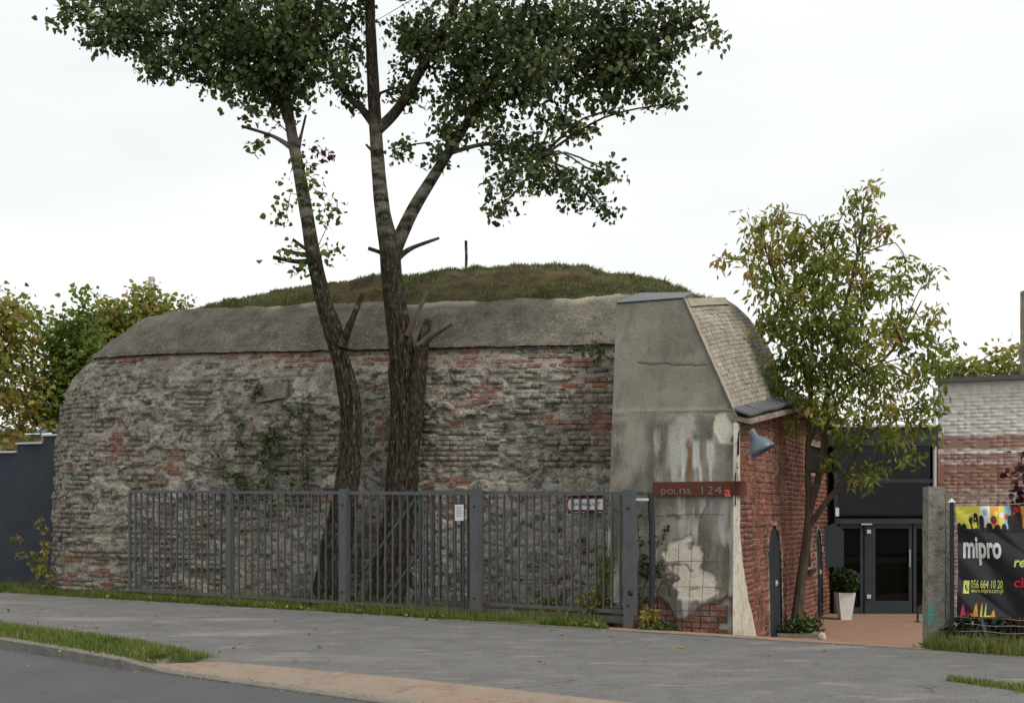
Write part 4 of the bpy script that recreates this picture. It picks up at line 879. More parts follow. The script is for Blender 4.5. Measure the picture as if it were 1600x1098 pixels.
# alarm company plate on the gate and the white notice on the fence
def plate_frame(px0, px1, py0, py1, back):
    r = lambda px: ((px-CX)/F)
    def tt(px): 
        a = FR+FN*back; rr = r(px); return (rr*a.y-a.x)/(FD.x-rr*FD.y)
    q0, q1 = tt(px0), tt(px1); Y = (FR+FN*back+FD*q0).y; return q0, q1, EYE-(py1-HY)/F*Y, EYE-(py0-HY)/F*Y
q0, q1, z0, z1 = plate_frame(884, 940, 774, 802, GB-.035)
sg = thing('alarm_sign', FR+FN*(GB-.035)+FD*q0+Vector((0,0,z0)), 'white sign with black lettering and red edges fixed to the gate bars', 'sign')
o0 = FR+FN*(GB+.045)+FD*q0+Vector((0,0,z0)); w_ = abs(q1-q0); h_ = z1-z0; ux = -FD; uz = Vector((0,0,1))
M['signblack'] = mat('sign_black', [(.015,.013,.016), (.02,.018,.02)], scale=5, rough=.4); M['signred'] = mat('sign_red', [(.42,.02,.035), (.5,.03,.045)], scale=5, rough=.4); M['signwhite'] = mat('sign_white', [(.66,.64,.66), (.72,.70,.71)], scale=3, rough=.4)
def flat(name, x0, x1, y0, y1, d, m, par, o=o0, n=-FN, th=.004):
    mb = MB(); mb.prism([o+ux*x0+uz*y0+n*d, o+ux*x1+uz*y0+n*d, o+ux*x1+uz*y1+n*d, o+ux*x0+uz*y1+n*d], n*th); return mb.build(name, m, par)
pl = flat('plate', 0, w_, 0, h_, 0, M['signblack'], sg)
flat('red_band', .0, w_, h_*.16, h_*.85, .005, M['signred'], sg); flat('white_field', .05*w_, w_, h_*.22, h_*.80, .010, M['signwhite'], sg)
flat('white_bar', .02*w_, .045*w_, h_*.3, h_*.7, .010, M['signwhite'], sg)
place_text('lettering', 'KONSALNET', w_*.70, h_*.20, o0+ux*w_*.22+uz*h_*.42-FN*.015, ux, uz, -FN, M['signblack'], sg, .001, shear=.2, bold=.02)
mb = MB(); cc_ = o0+ux*w_*.13+uz*h_*.5-FN*.016
mb.add([cc_+(ux*math.cos(a)+uz*math.sin(a))*r_ for r_ in (h_*.17, h_*.12) for a in np.linspace(-2.2, 2.2, 14)], [(i, i+1, 15+i, 14+i) for i in range(13)]); mb.build('emblem_ring', M['signblack'], sg)
mb = MB(); mb.add([cc_-FN*.001+(ux*math.cos(a)+uz*math.sin(a))*h_*.07 for a in np.linspace(0, 6.0, 12)], [tuple(range(12))]); mb.build('emblem_dot', M['signred'], sg)
for x0_, x1_ in ((.14,.3),(.36,.48),(.8,.95)): flat('small_print', x0_*w_, x1_*w_, h_*.05, h_*.09, .006, M['zincroof'], sg, th=.002)
q0, q1, z0, z1 = plate_frame(711, 724.5, 788, 813, -.03)
nt = thing('notice', FR+FN*-.03+FD*q0+Vector((0,0,z0)), 'small white printed notice tied to the fence bars', 'notice'); o0 = FR+FN*-.03+FD*q0+Vector((0,0,z0)); w_ = abs(q1-q0); h_ = z1-z0
flat('sheet', 0, w_, 0, h_, 0, M['white'], nt, o0)
for k in range(7): flat('print_line', w_*(.12+.1*random.random()), w_*(.7+.2*random.random()), h_*(.85-.1*k), h_*(.88-.1*k), .005, M['zinc'], nt, o0, th=.001)

# ------------------------------------------------------------------ rust-brown address sign, lamp and conduit on the pier
pa_of = lambda px, z: None
def pa(px, z):                                             # distance along the pier face for a pixel column at height z
    r = (px-CX)/F; a = C+PD*.115*z; return (r*a.y-a.x)/(PA.x-r*PA.y)
zs0, zs1 = 1.8+(800-773.5)/F*17.25, 1.8+(800-751)/F*17.25
ad = thing('address_sign', pier_pt(.6, zs0, .1), 'long rust-brown steel sign with metal letters and a red letter on the pier', 'sign')
aL, aR = pa(1023, 2.15), -.03
mb = MB(); yb = pier_pt(0, zs0).dot(-PD); 
sp_ = lambda a, z, out: pier_pt(a, 2.15, out)+Vector((0,0,z-2.15))
mb.prism([sp_(aL, zs0, .10), sp_(aR, zs0, .10), sp_(aR, zs1, .10), sp_(aL, zs1, .10)], PD*.05); mb.build('face_plate', M['corten'], ad)
mb = MB(); k0 = sp_(aR, zs0, .10); mb.prism([k0+DN*.002, k0+D*.42+DN*.002, k0+D*.42+DN*.002+Vector((0,0,zs1-zs0)), k0+DN*.002+Vector((0,0,zs1-zs0))], DN*.012); mb.build('return_plate', M['corten'], ad)
hs = zs1-zs0
def ltr(s, px0, px1, f0, f1, m, nm='letter', d=.106, **k):
    a0_ = pa(px0, 2.15)*.985; a1_ = pa(px1, 2.15)*.985; return place_text(nm, s, a0_-a1_, hs*(f1-f0), sp_(a0_, zs0+hs*f0, d), -PA, Vector((0,0,1)), -PD, m, ad, .003, **k)
xs_ = [1034,1043,1053,1062,1072,1082]
for c_, (p0, p1) in zip('POLNA', ((1034,1042),(1044,1053),(1054,1060),(1063,1072),(1073,1081))):
    ltr({'P':'p','O':'o','L':'L','N':'n','A':'a'}[c_], p0, p1, -.02 if c_ == 'P' else .12, .50, M['zinc'])
for c_, (p0, p1) in zip('124', ((1098,1100),(1107,1116),(1118,1130))): ltr(c_, p0, p1, .1, .68, M['zinc'])
ltr('a', 1134, 1144, -.08, .42, M['red'], 'red_letter', bold=.02)
# conduit with clips
cd = thing('conduit', pier_pt(-.0, 0, .03), 'thin black cable conduit clipped to the corner of the pier', 'conduit')
cpt = lambda z, w=0: pier_pt(.045-.012*z, z, .03+(.09 if 1.9 < z < 2.5 else 0))+DN*w
mb = MB(); zs = list(np.linspace(-.1, 2.95, 26)); mb.tube([pier_pt(.03, z, .032 if not 1.95 < z < 2.42 else .125)+Vector((.006*math.sin(z*7), 0, 0)) for z in zs], .010, 8); mb.build('pipe', M['black'], cd)
for z in (.02,.28,.55,.82,1.12,1.4,1.68,2.5,2.72):
    mb = MB(); mb.box(pier_pt(.03, z, .03), PA*.022, PD*.014, (0,0,.012)); mb.build('clip', M['black'], cd)
mb = MB(); mb.box(pier_pt(.02, 2.62, .035), PA*.02, PD*.02, (0,0,.04)); mb.build('junction_box', M['white'], cd)
# enamel lamp on a swan neck
lc = P(1172,672,17.2); ln = thing('wall_lamp', lc, 'blue-grey enamel barn lamp on a curved neck beside the pier', 'lamp')
ldir = (P(1194,709,17.12)-lc).normalized()
a_ = pier_pt(.01, 2.7, .035); top_ = P(1163,668,16.85)
mb = MB(); mb.tube([a_, a_+Vector((.0,-.02,.22)), P(1154,676,17.12), P(1158,670,17.13), P(1164,667,17.15), P(1170,669,17.18), P(1175,674,17.2)], .012, 8); mb.build('neck', M['black'], ln)
prof = [(.0,-.02),(.05,-.02),(.062,.0),(.062,.13),(.085,.16),(.135,.20),(.185,.27),(.215,.35),(.222,.40),(.214,.40),(.205,.35),(.17,.27),(.1,.2),(.0,.18)]
prof = [(r_*.92, h*.92) for r_, h in prof]
mb = MB(); mb.lathe(P(1174,673,17.2), prof, 28, ldir); mb.build('shade', M['lamp'], ln, True)
mb = MB(); mb.lathe(P(1174,673,17.2)+ldir*.17, [(0,.12),(.035,.11),(.045,.07),(.03,.02),(.02,0)], 12, ldir); mb.build('bulb', M['white'], ln, True)
# wire mesh trellis on the lower pier
tw = thing('wire_trellis', pier_pt(.9, .3, .06), 'rusty wire mesh standing against the lower face of the pier', 'trellis')
M['rustwire'] = mat('rusty_wire', [(.06,.05,.04), (.10,.075,.055)], scale=10)
for z in (.25, .62, 1.02, 1.75): mb = MB(); mb.tube([pier_pt(a, z+.02*math.sin(a*3), .05+.02*math.sin(a*5)) for a in np.linspace(.2, 1.75, 14)], .005, 5); mb.build('wire', M['rustwire'], tw)
for a in np.arange(.3, 1.8, .21): mb = MB(); mb.tube([pier_pt(a+.01*math.sin(z*4), z, .04+.02*math.sin(a*5)) for z in np.linspace(.02, 1.3, 8)], .004, 5); mb.build('wire', M['rustwire'], tw)

# ------------------------------------------------------------------ leaves
def leafcloud(centres, per, spread, size, shape, droop=.5, tonef=None, up=0.0):
    """leaf-sized bent faces around clump centres; shape 'heart' or 'lance'"""
    c = np.asarray(centres); n = len(c)*per; p = np.repeat(c, per, 0)+rng.normal(0, 1, (n, 3))*np.array([spread, spread, spread*.8])
    az = rng.uniform(0, 2*np.pi, n); el = rng.normal(-droop, .5, n); d = np.stack([np.cos(az)*np.cos(el), np.sin(az)*np.cos(el), np.sin(el)], 1)
    sd_ = np.cross(d, rng.normal(0, 1, (n, 3))); sd_ /= np.linalg.norm(sd_, axis=1)[:,None]+1e-9; nr = np.cross(sd_, d)
    L = (size*rng.uniform(.45, 1.35, n))[:,None]; W_ = L*(.46 if shape == 'heart' else .2)
    w0 = .38 if shape == 'heart' else .45; fold = L*.10
    v = np.stack([p, p+d*L*w0+sd_*W_+nr*fold, p+d*L-nr*fold*.6, p+d*L*w0-sd_*W_+nr*fold], 1)
    if shape == 'heart': v = np.stack([p, p+d*L*.12+sd_*W_*.85+nr*fold, p+d*L*.5+sd_*W_*.8+nr*fold, p+d*L-nr*fold*.6, p+d*L*.5-sd_*W_*.8+nr*fold, p+d*L*.12-sd_*W_*.85+nr*fold], 1); b = np.arange(n)*6; f = np.concatenate([np.stack([b,b+1,b+2,b+3],1), np.stack([b,b+3,b+4,b+5],1)])
    else: b = np.arange(n)*4; f = np.concatenate([np.stack([b,b+1,b+2],1), np.stack([b,b+2,b+3],1)])
    ct = rng.uniform(0, 1, len(c)) if tonef is None else tonef
    tn = np.clip(np.repeat(ct, per)+rng.normal(0, .14, n), 0, 1); tn = np.concatenate([tn, tn])
    return v.reshape(-1, 3), f, tn
def ellipsoid(c, r, n, shell=.0):
    u = rng.normal(0, 1, (n, 3)); u /= np.linalg.norm(u, axis=1)[:,None]; return np.array(c)+u*(rng.uniform(shell, 1, (n,1))**(1/2.4))*np.array(r)
def smooth_path(pts, rad, step=.1):
    pts = [Vector(p) for p in pts]; P_ = []; R_ = []
    for i in range(len(pts)-1):
        p0, p1, p2, p3 = pts[max(i-1,0)], pts[i], pts[i+1], pts[min(i+2, len(pts)-1)]; n = max(2, int((p2-p1).length/step))
        for k in range(n):
            t2 = k/n; P_.append(.5*((2*p1)+(p2-p0)*t2+(2*p0-5*p1+4*p2-p3)*t2*t2+(3*p1-p0-3*p2+p3)*t2**3)); R_.append(rad[i]+(rad[i+1]-rad[i])*t2)
    return P_+[pts[-1]], R_+[rad[-1]]
def bark_disp(seed, amp):
    def f_(a, p, r):
        x, y = math.cos(a)*7.5, math.sin(a)*7.5
        v_ = float(vn(np.float64(x*1.6+seed), np.float64(y*1.6+p.z*.9), seed))+.6*float(vn(np.float64(x*3.1-seed), np.float64(y*3.1+p.z*2.3), seed+4))
        k = 1 if p.z < 5.5 else .35
        return (abs(v_-.8)*2-.6)*amp*k*min(1, r/.2)
    return f_
TY = 21.25
def tp(px, py, dy=0.0): return P(px, py, TY+dy)
def pxr(w): return w/2/F*TY
def limb(mb, pts, ws, n=14, seed=1, amp=.03, step=.1):
    a, b = smooth_path(pts, [pxr(w) for w in ws], step); mb.tube(a, b, n, True, .5, bark_disp(seed, amp))
def limb1(parent, pts, ws, n, seed, amp=.012):
    mb = MB(); limb(mb, pts, ws, n, seed, amp); mb.build('limb', M['bark'], parent)
def stub(parent, pts, ws, m='bark'):
    p = [Vector(q_) for q_ in pts]; p[1] = p[1]+Vector((random.uniform(-.03,.03), random.uniform(-.03,.03), random.uniform(-.04,.02))); d0 = (p[0]-p[1]).normalized()
    p = [p[0]+d0*.12]+p; w2 = [ws[0]*(1.05 if m == 'deadwood' else 1.5), ws[0]*1.0]+[w*.85 for w in ws[1:]]
    mb = MB(); a, b = smooth_path(p, [pxr(w) for w in w2], .06); sd2 = random.random()*50
    b = [r_*(1+.16*(float(vn(np.float64(i*.45), np.float64(sd2)))-.5)) for i, r_ in enumerate(b)]; mb.tube(a, b, 12, True, .5, bark_disp(int(sd2), .012)); mb.build('cut_branch', M[m], parent)
def crown(parent, name, blobs, m, size, shape, per, spread, dens, Y0, droop=.5, tonefn=None, sc=1.0):
    cs = []; tn = []
    for bl_ in blobs:
        px, py, rx, ry = bl_[:4]; dy = bl_[4] if len(bl_) > 4 else 0; k = bl_[5] if len(bl_) > 5 else 1
        Y = Y0+dy; c = P(px, py, Y); r = (rx/F*Y, (rx+ry)/2/F*Y*1.15, ry/F*Y); n = max(3, int(dens*k*r[0]*r[2]*4))
        e = ellipsoid(c, r, n); cs.append(e); tn.append(tonefn(e, n) if tonefn else rng.uniform(0, .8, n))
    v, f, t2 = leafcloud(np.concatenate(cs), per, spread, size, shape, droop, np.concatenate(tn)); return meshobj(name, v, f, m, parent, False, t2)
def twigs(parent, name, blobs, starts, Y0, m, r0=.03, per=4):
    mb = MB()
    for bl_ in blobs:
        dy = bl_[4] if len(bl_) > 4 else 0; c = P(bl_[0], bl_[1], Y0+dy); s = min(starts, key=lambda q_: (q_-c).length+max(0, q_.z-c.z)*1.5)
        mid = s.lerp(c, .5)+Vector((random.uniform(-.2,.2), random.uniform(-.2,.2), .25)); a, b = smooth_path([s, mid, c], [r0, r0*.6, r0*.35], .25); mb.tube(a, b, 6)
        for k in range(per):
            e = c+Vector((random.uniform(-.7,.7)*bl_[2], random.uniform(-.7,.7)*bl_[2], random.uniform(-.7,.7)*bl_[3]))/F*Y0; mb.tube([mid.lerp(c, .3+.7*random.random()), (c+e)/2+Vector((0,0,.05)), e], [r0*.35, r0*.25, r0*.12], 5)
    o_ = mb.build(name, M[m], parent, True); o_['kind'] = 'stuff'; return o_
# left leaning poplar
t1 = thing('poplar_tree', tp(512,945), 'left poplar leaning over the fence with lopped stubs and leafy sprouts', 'tree')
mb = MB(); main1 = [tp(500,972,.1), tp(512,930,.1), tp(526,850,.05), tp(541,765), tp(548,650), tp(532,560), tp(506,470), tp(490,400), tp(475,310), tp(457,215), tp(444,130), tp(436,40), tp(432,-80), tp(436,-260)]
limb(mb, main1, [58,52,44,38,34,29,25,23,20,17,15,13,10,5], 70, 3, .05, .055); mb.build('trunk', M['bark'], t1)
limb1(t1, [tp(450,190), tp(420,110,.1), tp(380,40,.3), tp(330,-40,.5)], [13,11,9,6], 10, 5); limb1(t1, [tp(446,150), tp(480,70,-.3), tp(510,-20,-.6)], [12,9,6], 10, 6); limb1(t1, [tp(430,70,.1), tp(330,50,0), tp(220,50,-.4), tp(120,20,-.8)], [11,8,5,2], 8, 7)
stub(t1, [tp(492,408), tp(460,406), tp(427,402,-.2)], [11,8,7]); stub(t1, [tp(491,400,.1), tp(465,396,.15), tp(440,389,.2)], [10,7,6]); stub(t1, [tp(488,394), tp(474,386,-.1), tp(457,374,-.15)], [8,7,6]); stub(t1, [tp(538,530,-.1), tp(548,500,-.2), tp(567,458,-.25)], [15,12,8]); stub(t1, [tp(452,228), tp(425,214), tp(377,197,-.2)], [9,6,5]); stub(t1, [tp(468,220,0), tp(474,205,0), tp(478,180,0)], [7,5,4])
b1 = [(110,22,34,22,-.6,.8),(160,45,42,26,-.5),(215,55,55,40,-.4),(255,100,34,30,-.3,.9),(300,70,60,45,-.2),(345,110,45,42,0),(300,10,100,35,.2),(380,60,60,60,.4),(385,130,40,35,-.2),(430,50,60,60,-.5),(425,125,42,42,.5),(470,100,45,55,-.3),(470,30,60,50,.5),(520,60,38,40,.2,.8),(440,165,28,22,.3,.8),(200,10,70,25,.3),(420,-60,220,60,0,.45),(440,-200,170,120,0,.2)]
tw1 = [tp(444,130), tp(436,40), tp(420,110,.1), tp(380,40,.3), tp(330,50), tp(220,50,-.4), tp(480,70,-.3), tp(432,-80)]
twigs(t1, 'branches', b1, tw1, TY, 'bark')
dark = lambda e, n: np.clip(rng.normal(.45, .27, n), 0, 1)
crown(t1, 'crown', b1, M['poplar_leaf'], .105, 'heart', 24, .135, 25, TY, .6, dark)
sp1 = [(400,185,22,14,0,.5),(408,225,14,22,0,.5),(450,330,22,45,-.2,.45),(455,400,14,22,-.2,.5),(512,350,16,45,-.2,.6),(515,400,14,18,-.2,.7),(495,300,14,26,-.2,.4),(480,250,20,30,-.1,.5),(470,420,18,6,-.2,.6)]
twigs(t1, 'sprout_twigs', sp1, main1[7:10], TY, 'mbark', .012, 2); crown(t1, 'sprouts', sp1, M['sprout_leaf'], .12, 'heart', 10, .13, 26, TY, .5)['kind'] = 'stuff'
rs = [(500,240,13,30,-.2,1.0)]; crown(t1, 'red_sprouts', rs, M['redsprout'], .10, 'heart', 10, .10, 30, TY, .5)['kind'] = 'stuff'
# right poplar with forked stem
t2_ = thing('poplar_tree', tp(602,950), 'right poplar with a forked pale stem and a broken dead side trunk', 'tree')
mb = MB(); main2 = [tp(594,972,.1), tp(602,935,.1), tp(616,860,.05), tp(627,765), tp(632,640), tp(626,540), tp(613,440), tp(609,392), tp(598,330), tp(590,250), tp(584,150), tp(579,40), tp(577,-100), tp(580,-280)]
limb(mb, main2, [66,60,53,47,43,38,33,32,24,21,19,16,13,6], 76, 9, .055, .055); mb.build('trunk', M['bark'], t2_)
mb = MB(); limb(mb, [tp(612,400), tp(630,360), tp(650,320), tp(692,252,-.1), tp(745,165,-.3), tp(800,60,-.5), tp(850,-60,-.7)], [26,22,20,16,13,10,6], 14, 11, .015); mb.build('forked_stem', M['bark'], t2_)
limb1(t2_, [tp(588,200), tp(565,170,.1), tp(535,140,.2), tp(500,60,.4)], [15,12,10,6], 10, 12, .012); limb1(t2_, [tp(588,205), tp(622,170,-.1), tp(660,105,-.2), tp(705,20,-.3), tp(740,-60,-.4)], [18,16,14,10,6], 12, 13, .012); limb1(t2_, [tp(745,165,-.3), tp(840,130,-.6), tp(930,100,-.8), tp(1040,60,-1)], [9,7,5,2], 8, 14, .008); limb1(t2_, [tp(700,240,-.1), tp(770,225,-.3), tp(840,250,-.6), tp(900,290,-.7)], [8,6,4,2], 8, 15, .006)
mb = MB(); limb(mb, [tp(632,800,-.02), tp(640,720,-.08), tp(650,640,-.16), tp(656,570,-.18), tp(662,530,-.18), tp(670,500,-.18)], [16,24,26,25,21,11], 22, 16, .035); mb.build('dead_stem', M['bark'], t2_)
stub(t2_, [tp(662,535,-.25), tp(682,522,-.35), tp(707,504,-.45)], [14,11,9], 'deadwood'); stub(t2_, [tp(640,515,-.2), tp(652,488,-.3), tp(668,455,-.35)], [9,8,7], 'deadwood'); stub(t2_, [tp(606,400), tp(592,395), tp(576,388,-.1)], [9,7,7]); stub(t2_, [tp(622,402), tp(645,388), tp(686,372,-.2)], [12,8,5]); stub(t2_, [tp(586,238), tp(578,232), tp(572,226)], [6,5,4])
b2 = [(545,120,30,42,.2,.8),(555,40,28,50,.5,.7),(640,60,40,50,.2),(640,150,28,40,.3,.6),(700,60,60,55,-.2),(720,140,50,45,.2),(700,215,34,32,0,.8),(690,250,22,18,0,.6),(780,60,70,70,-.6),(770,160,60,45,-.3),(850,50,70,60,0),(850,130,60,50,-.7),(930,50,70,60,-.5),(925,120,55,45,-.2),(1000,50,60,55,-.8),(990,115,48,42,-.6),(1060,35,38,40,-.8,.9),(1045,100,34,28,-.9,.8),(1110,52,18,14,-.9,.5),(1060,160,16,8,-.9,.6),(1020,150,30,18,-.8,.7),(955,175,28,14,-.6,.6),(880,185,40,26,-.5,.8),(905,215,16,20,-.5,.6),(790,225,40,24,-.4,.7),(840,240,38,26,-.6,.9),(780,285,26,24,-.6,.7),(830,280,45,28,-.7,.9),(785,325,7,12,-.6,.7),(885,285,30,26,-.7,.9),(900,310,26,18,-.7,.9),(935,275,18,14,-.8,.5),(955,270,10,10,-.8,.5),(945,330,15,8,-.8,.7),(625,232,8,12,0,.5),(760,-60,330,60,-.3,.4),(720,-230,260,130,-.3,.2)]
tw2 = [tp(584,150), tp(579,40), tp(535,140,.2), tp(660,105,-.2), tp(705,20,-.3), tp(692,252,-.1), tp(745,165,-.3), tp(800,60,-.5), tp(840,130,-.6), tp(930,100,-.8), tp(1040,60,-1), tp(840,250,-.6), tp(770,225,-.3)]
twigs(t2_, 'branches', b2, tw2, TY, 'bark'); crown(t2_, 'crown', b2, M['poplar_leaf'], .105, 'heart', 24, .135, 25, TY, .6, dark)

# yard maple turning colour
MY = 20.2
def mp_(px, py, dy=0.0): return P(px, py, MY+dy)
m1 = thing('maple_tree', mp_(1245,978), 'young yard maple with green, yellow and orange leaves by the side wall', 'tree')
def mlimb(mb, pts, ws): a, b = smooth_path(pts, [w/2/F*MY for w in ws], .1); mb.tube(a, b, 10, True, .5, bark_disp(23, .006))
def mlimb1(pts, ws): mb = MB(); mlimb(mb, pts, ws); mb.build('limb', M['mbark'], m1)
ms1 = [mp_(1240,990), mp_(1246,960), mp_(1254,890), mp_(1262,830), mp_(1264,780), mp_(1262,720), mp_(1266,640), mp_(1268,560), mp_(1272,470,.1), mp_(1290,390,.2)]
mb = MB(); mlimb(mb, ms1, [22,19,16,14,11,9,8,7,5,3]); mb.build('trunk', M['mbark'], m1)
mlimb1([mp_(1263,800), mp_(1278,750,-.1), mp_(1288,690,-.15), mp_(1292,620,-.2), mp_(1310,520,-.3), mp_(1340,400,-.4), mp_(1350,310,-.4)], [13,11,10,9,7,5,2]); mlimb1([mp_(1263,825), mp_(1290,785,-.2), mp_(1322,745,-.4), mp_(1345,690,-.6), mp_(1355,620,-.7)], [10,9,8,6,3]); mlimb1([mp_(1262,735), mp_(1290,736,-.3), mp_(1312,730,-.5), mp_(1325,705,-.6), mp_(1328,670,-.6)], [6,6,5,4,3]); mlimb1([mp_(1264,690), mp_(1290,650,.3), mp_(1340,600,.4), mp_(1400,540,.5), mp_(1440,470,.5)], [8,7,6,4,2]); mlimb1([mp_(1267,620), mp_(1245,540,.2), mp_(1215,450,.3), mp_(1190,370,.3)], [7,6,4,2]); mlimb1([mp_(1292,620,-.2), mp_(1350,580,-.5), mp_(1420,590,-.7)], [6,4,2])
bm = [(1205,355,26,18,.3,.8),(1170,350,22,16,.2,.6),(1195,400,36,30,.3,.8),(1133,405,12,9,.2,.7),(1215,335,14,16,.3,.7),(1240,380,34,34,.2),(1250,450,44,40,0),(1190,440,26,30,.2,.8),(1205,500,30,36,.1,.9),(1300,360,30,26,.1,.8),(1310,420,44,42,-.2),(1338,320,28,16,-.3,.8),(1358,300,12,12,-.4,.7),(1350,360,26,24,-.3,.8),(1385,358,10,10,-.4,.7),(1300,490,50,40,-.5),(1360,450,34,40,-.2,.9),(1250,530,44,38,-.3),(1340,530,48,40,-.5),(1405,450,24,26,.4,.7),(1415,410,14,8,.4,.6),(1450,430,14,26,.4,.6),(1400,510,36,34,.3,.9),(1455,495,20,22,.4,.7),(1440,545,34,26,.2,.8),(1225,570,32,30,-.1,.9),(1290,580,44,34,-.3),(1360,585,48,30,-.5),(1425,590,34,26,-.5,.9),(1470,580,16,18,-.4,.7),(1480,545,10,12,.2,.6),(1240,615,32,22,.1,.9),(1300,635,42,26,-.5),(1370,635,44,24,-.6,.9),(1440,640,34,20,-.5,.8),(1465,625,14,14,-.4,.6),(1320,675,36,20,-.6,.8),(1390,680,40,18,-.6,.8),(1440,668,18,12,-.6,.6),(1410,715,38,10,-.7,.8),(1365,730,24,12,-.7,.8),(1350,750,14,10,-.7,.7),(1245,660,20,20,.1,.5),(1300,720,12,10,-.5,.5)]
twigs(m1, 'branches', bm, ms1[6:]+[mp_(1310,520,-.3), mp_(1340,400,-.4), mp_(1345,690,-.6), mp_(1400,540,.5), mp_(1340,600,.4), mp_(1215,450,.3), mp_(1350,580,-.5)], MY, 'mbark', .016, 4)
def mtone(e, n): return np.clip(.34+1.2*(fbm(e[:,0]*1.2+5, e[:,2]*1.4, 171, 3)-.5)+rng.normal(0, .16, n), 0, 1)
crown(m1, 'crown', bm, M['maple_leaf'], .165, 'lance', 16, .11, 32, MY, .75, mtone)

# background trees
def bgtree(px, base_py, Y, blobs, m, lab, dens=24, size=.17, per=15, spread=.25, tone=None):
    o = thing('autumn_tree', (P(px, 0, Y).x, Y, -.2), lab, 'tree', 'autumn trees behind the walls'); mb = MB(); x0 = P(px, 0, Y).x
    tops = [P(b_[0], b_[1], Y+(b_[4] if len(b_) > 4 else 0)) for b_ in blobs]
    zc = sum(q_.z for q_ in tops)/len(tops); a, r = smooth_path([(x0,Y,-.3),(x0+.1,Y,1.5),(x0,Y,zc*.6),(x0+.1,Y,zc)], [.17,.13,.09,.05], .3); mb.tube(a, r, 8); mb.build('trunk', M['mbark'], o)
    twigs(o, 'branches', blobs, [Vector((x0,Y,zc*.45)), Vector((x0,Y,zc*.65)), Vector((x0,Y,zc*.85))], Y, 'mbark', .035, 3)
    crown(o, 'crown', blobs, m, size, 'heart', per, spread, dens*1.15, Y, .4, tone); return o
warm = lambda e, n: np.clip(rng.normal(.52, .24, n), 0, 1); mixed = lambda e, n: np.clip(rng.normal(.42, .25, n), 0, 1); cool = lambda e, n: np.clip(rng.normal(.28, .2, n), 0, 1)
bgtree(-20, 900, 35, [(-30,500,50,50),(10,480,24,26,0,.8),(30,520,36,30,0,.8),(0,560,50,40),(60,560,26,30,.5,.5),(20,620,50,30,0,.8),(-50,580,60,60),(40,650,45,25,0,.6),(5,680,40,18,0,.6),(70,610,30,25,.5,.7)], M['autumn_leaf'], 'sparse russet and yellow tree behind the stepped grey wall', 17, tone=warm)
bgtree(118, 900, 36, [(95,530,30,28),(125,500,20,28,0,.8),(110,570,34,30),(140,550,30,30),(85,600,26,26),(120,620,30,26),(90,650,26,22),(135,465,9,16,0,.5),(70,640,18,16,0,.6),(150,590,30,40),(60,510,14,20,0,.5),(40,490,12,18,0,.4)], M['green_leaf'], 'green bushy tree close behind the rounded bunker end', 26, tone=cool)
bgtree(200, 900, 38, [(165,480,18,22,0,.8),(180,510,32,26),(215,475,12,22,0,.8),(220,505,34,26),(190,540,36,24),(250,490,18,16,0,.8),(275,485,10,12,0,.6),(240,520,30,22),(160,530,30,26),(145,510,18,22,0,.8),(225,460,10,14,0,.8),(237,485,16,18,0,1.2),(250,475,10,14,0,.8),(255,510,26,16),(290,478,7,6,0,.5)], M['autumn_leaf'], 'yellow-green tree topping over the sloping bunker end', 26, tone=mixed)
bgtree(1500, 900, 34, [(1490,580,24,16,0,.9),(1520,585,30,16,0,.9),(1570,560,18,18,0,.8),(1585,585,24,14),(1545,590,26,12,0,.9),(1560,545,10,8,0,.6),(1480,570,14,10,0,.6)], M['autumn_leaf'], 'pale green tree top showing above the white painted building', 22, tone=mixed)
# ------------------------------------------------------------------ small planting
def shrub(name, c, r, n, m, size, shape, lab, cat, per=10, spread=.05, droop=.0, stems=5, stemmat='mbark'):
    o = thing(name, (c.x, c.y, c.z), lab, cat); mb = MB(); e = ellipsoid((c.x, c.y, c.z+r[2]*1.0), r, n)
    for k in range(stems): q_ = Vector(e[rng.integers(len(e))]); mb.tube([c+Vector((random.uniform(-.03,.03), random.uniform(-.03,.03), -.05)), c.lerp(q_, .5)+Vector((0,0,.03)), q_], [.008,.006,.003], 5)
    mb.build('stems', M[stemmat], o); v, f, tn = leafcloud(e, per, spread, size, shape, droop); meshobj('leaves', v, f, m, o, False, tn); return o
def creeper(pts, lab, n, m, size=.06, spread=.07, name='wall_creeper', cat='creeper', branches=1):
    o = thing(name, pts[0][0], lab, cat); cs = []; mb = MB()
    for pl_ in pts:
        a, r = smooth_path(pl_, [.008]*len(pl_), .15); mb.tube(a, [.009-.006*i/len(r) for i in range(len(r))], 5)
        for k in range(n): cs.append(tuple(a[int(len(a)*(random.random()**.8)*.999)]+Vector((random.gauss(0, spread), random.gauss(0, spread*.3)-.04, random.gauss(0, spread)))))
    mb.build('stem', M['mbark'], o); v, f, tn = leafcloud(cs, 5, .03, size, 'heart', .5); meshobj('leaves', v, f, m, o, False, tn); return o
def wp(px, py, out=.12): s, z = sz_of(px, py); return Vector([float(q_) for q_ in wall(s, z, out)])
creeper([[wp(352,800),wp(355,760),wp(350,715)],[wp(390,800),wp(385,720),wp(378,660)],[wp(384,770),wp(370,740)]], 'thin leafy creeper climbing the render above the slender fence post', 30, M['vine_leaf'])
creeper([[wp(425,800),wp(432,740),wp(420,680)],[wp(432,740),wp(440,700),wp(430,672)],[wp(415,770),wp(420,690)]], 'leafy creeper on the render below the square concrete patch', 34, M['vine_leaf'])
creeper([[wp(470,800),wp(478,720),wp(470,640)],[wp(488,770),wp(484,690),wp(490,640)],[wp(460,790),wp(455,690),wp(452,640)]], 'tall leafy creeper nearest the left poplar trunk', 36, M['vine_leaf'])
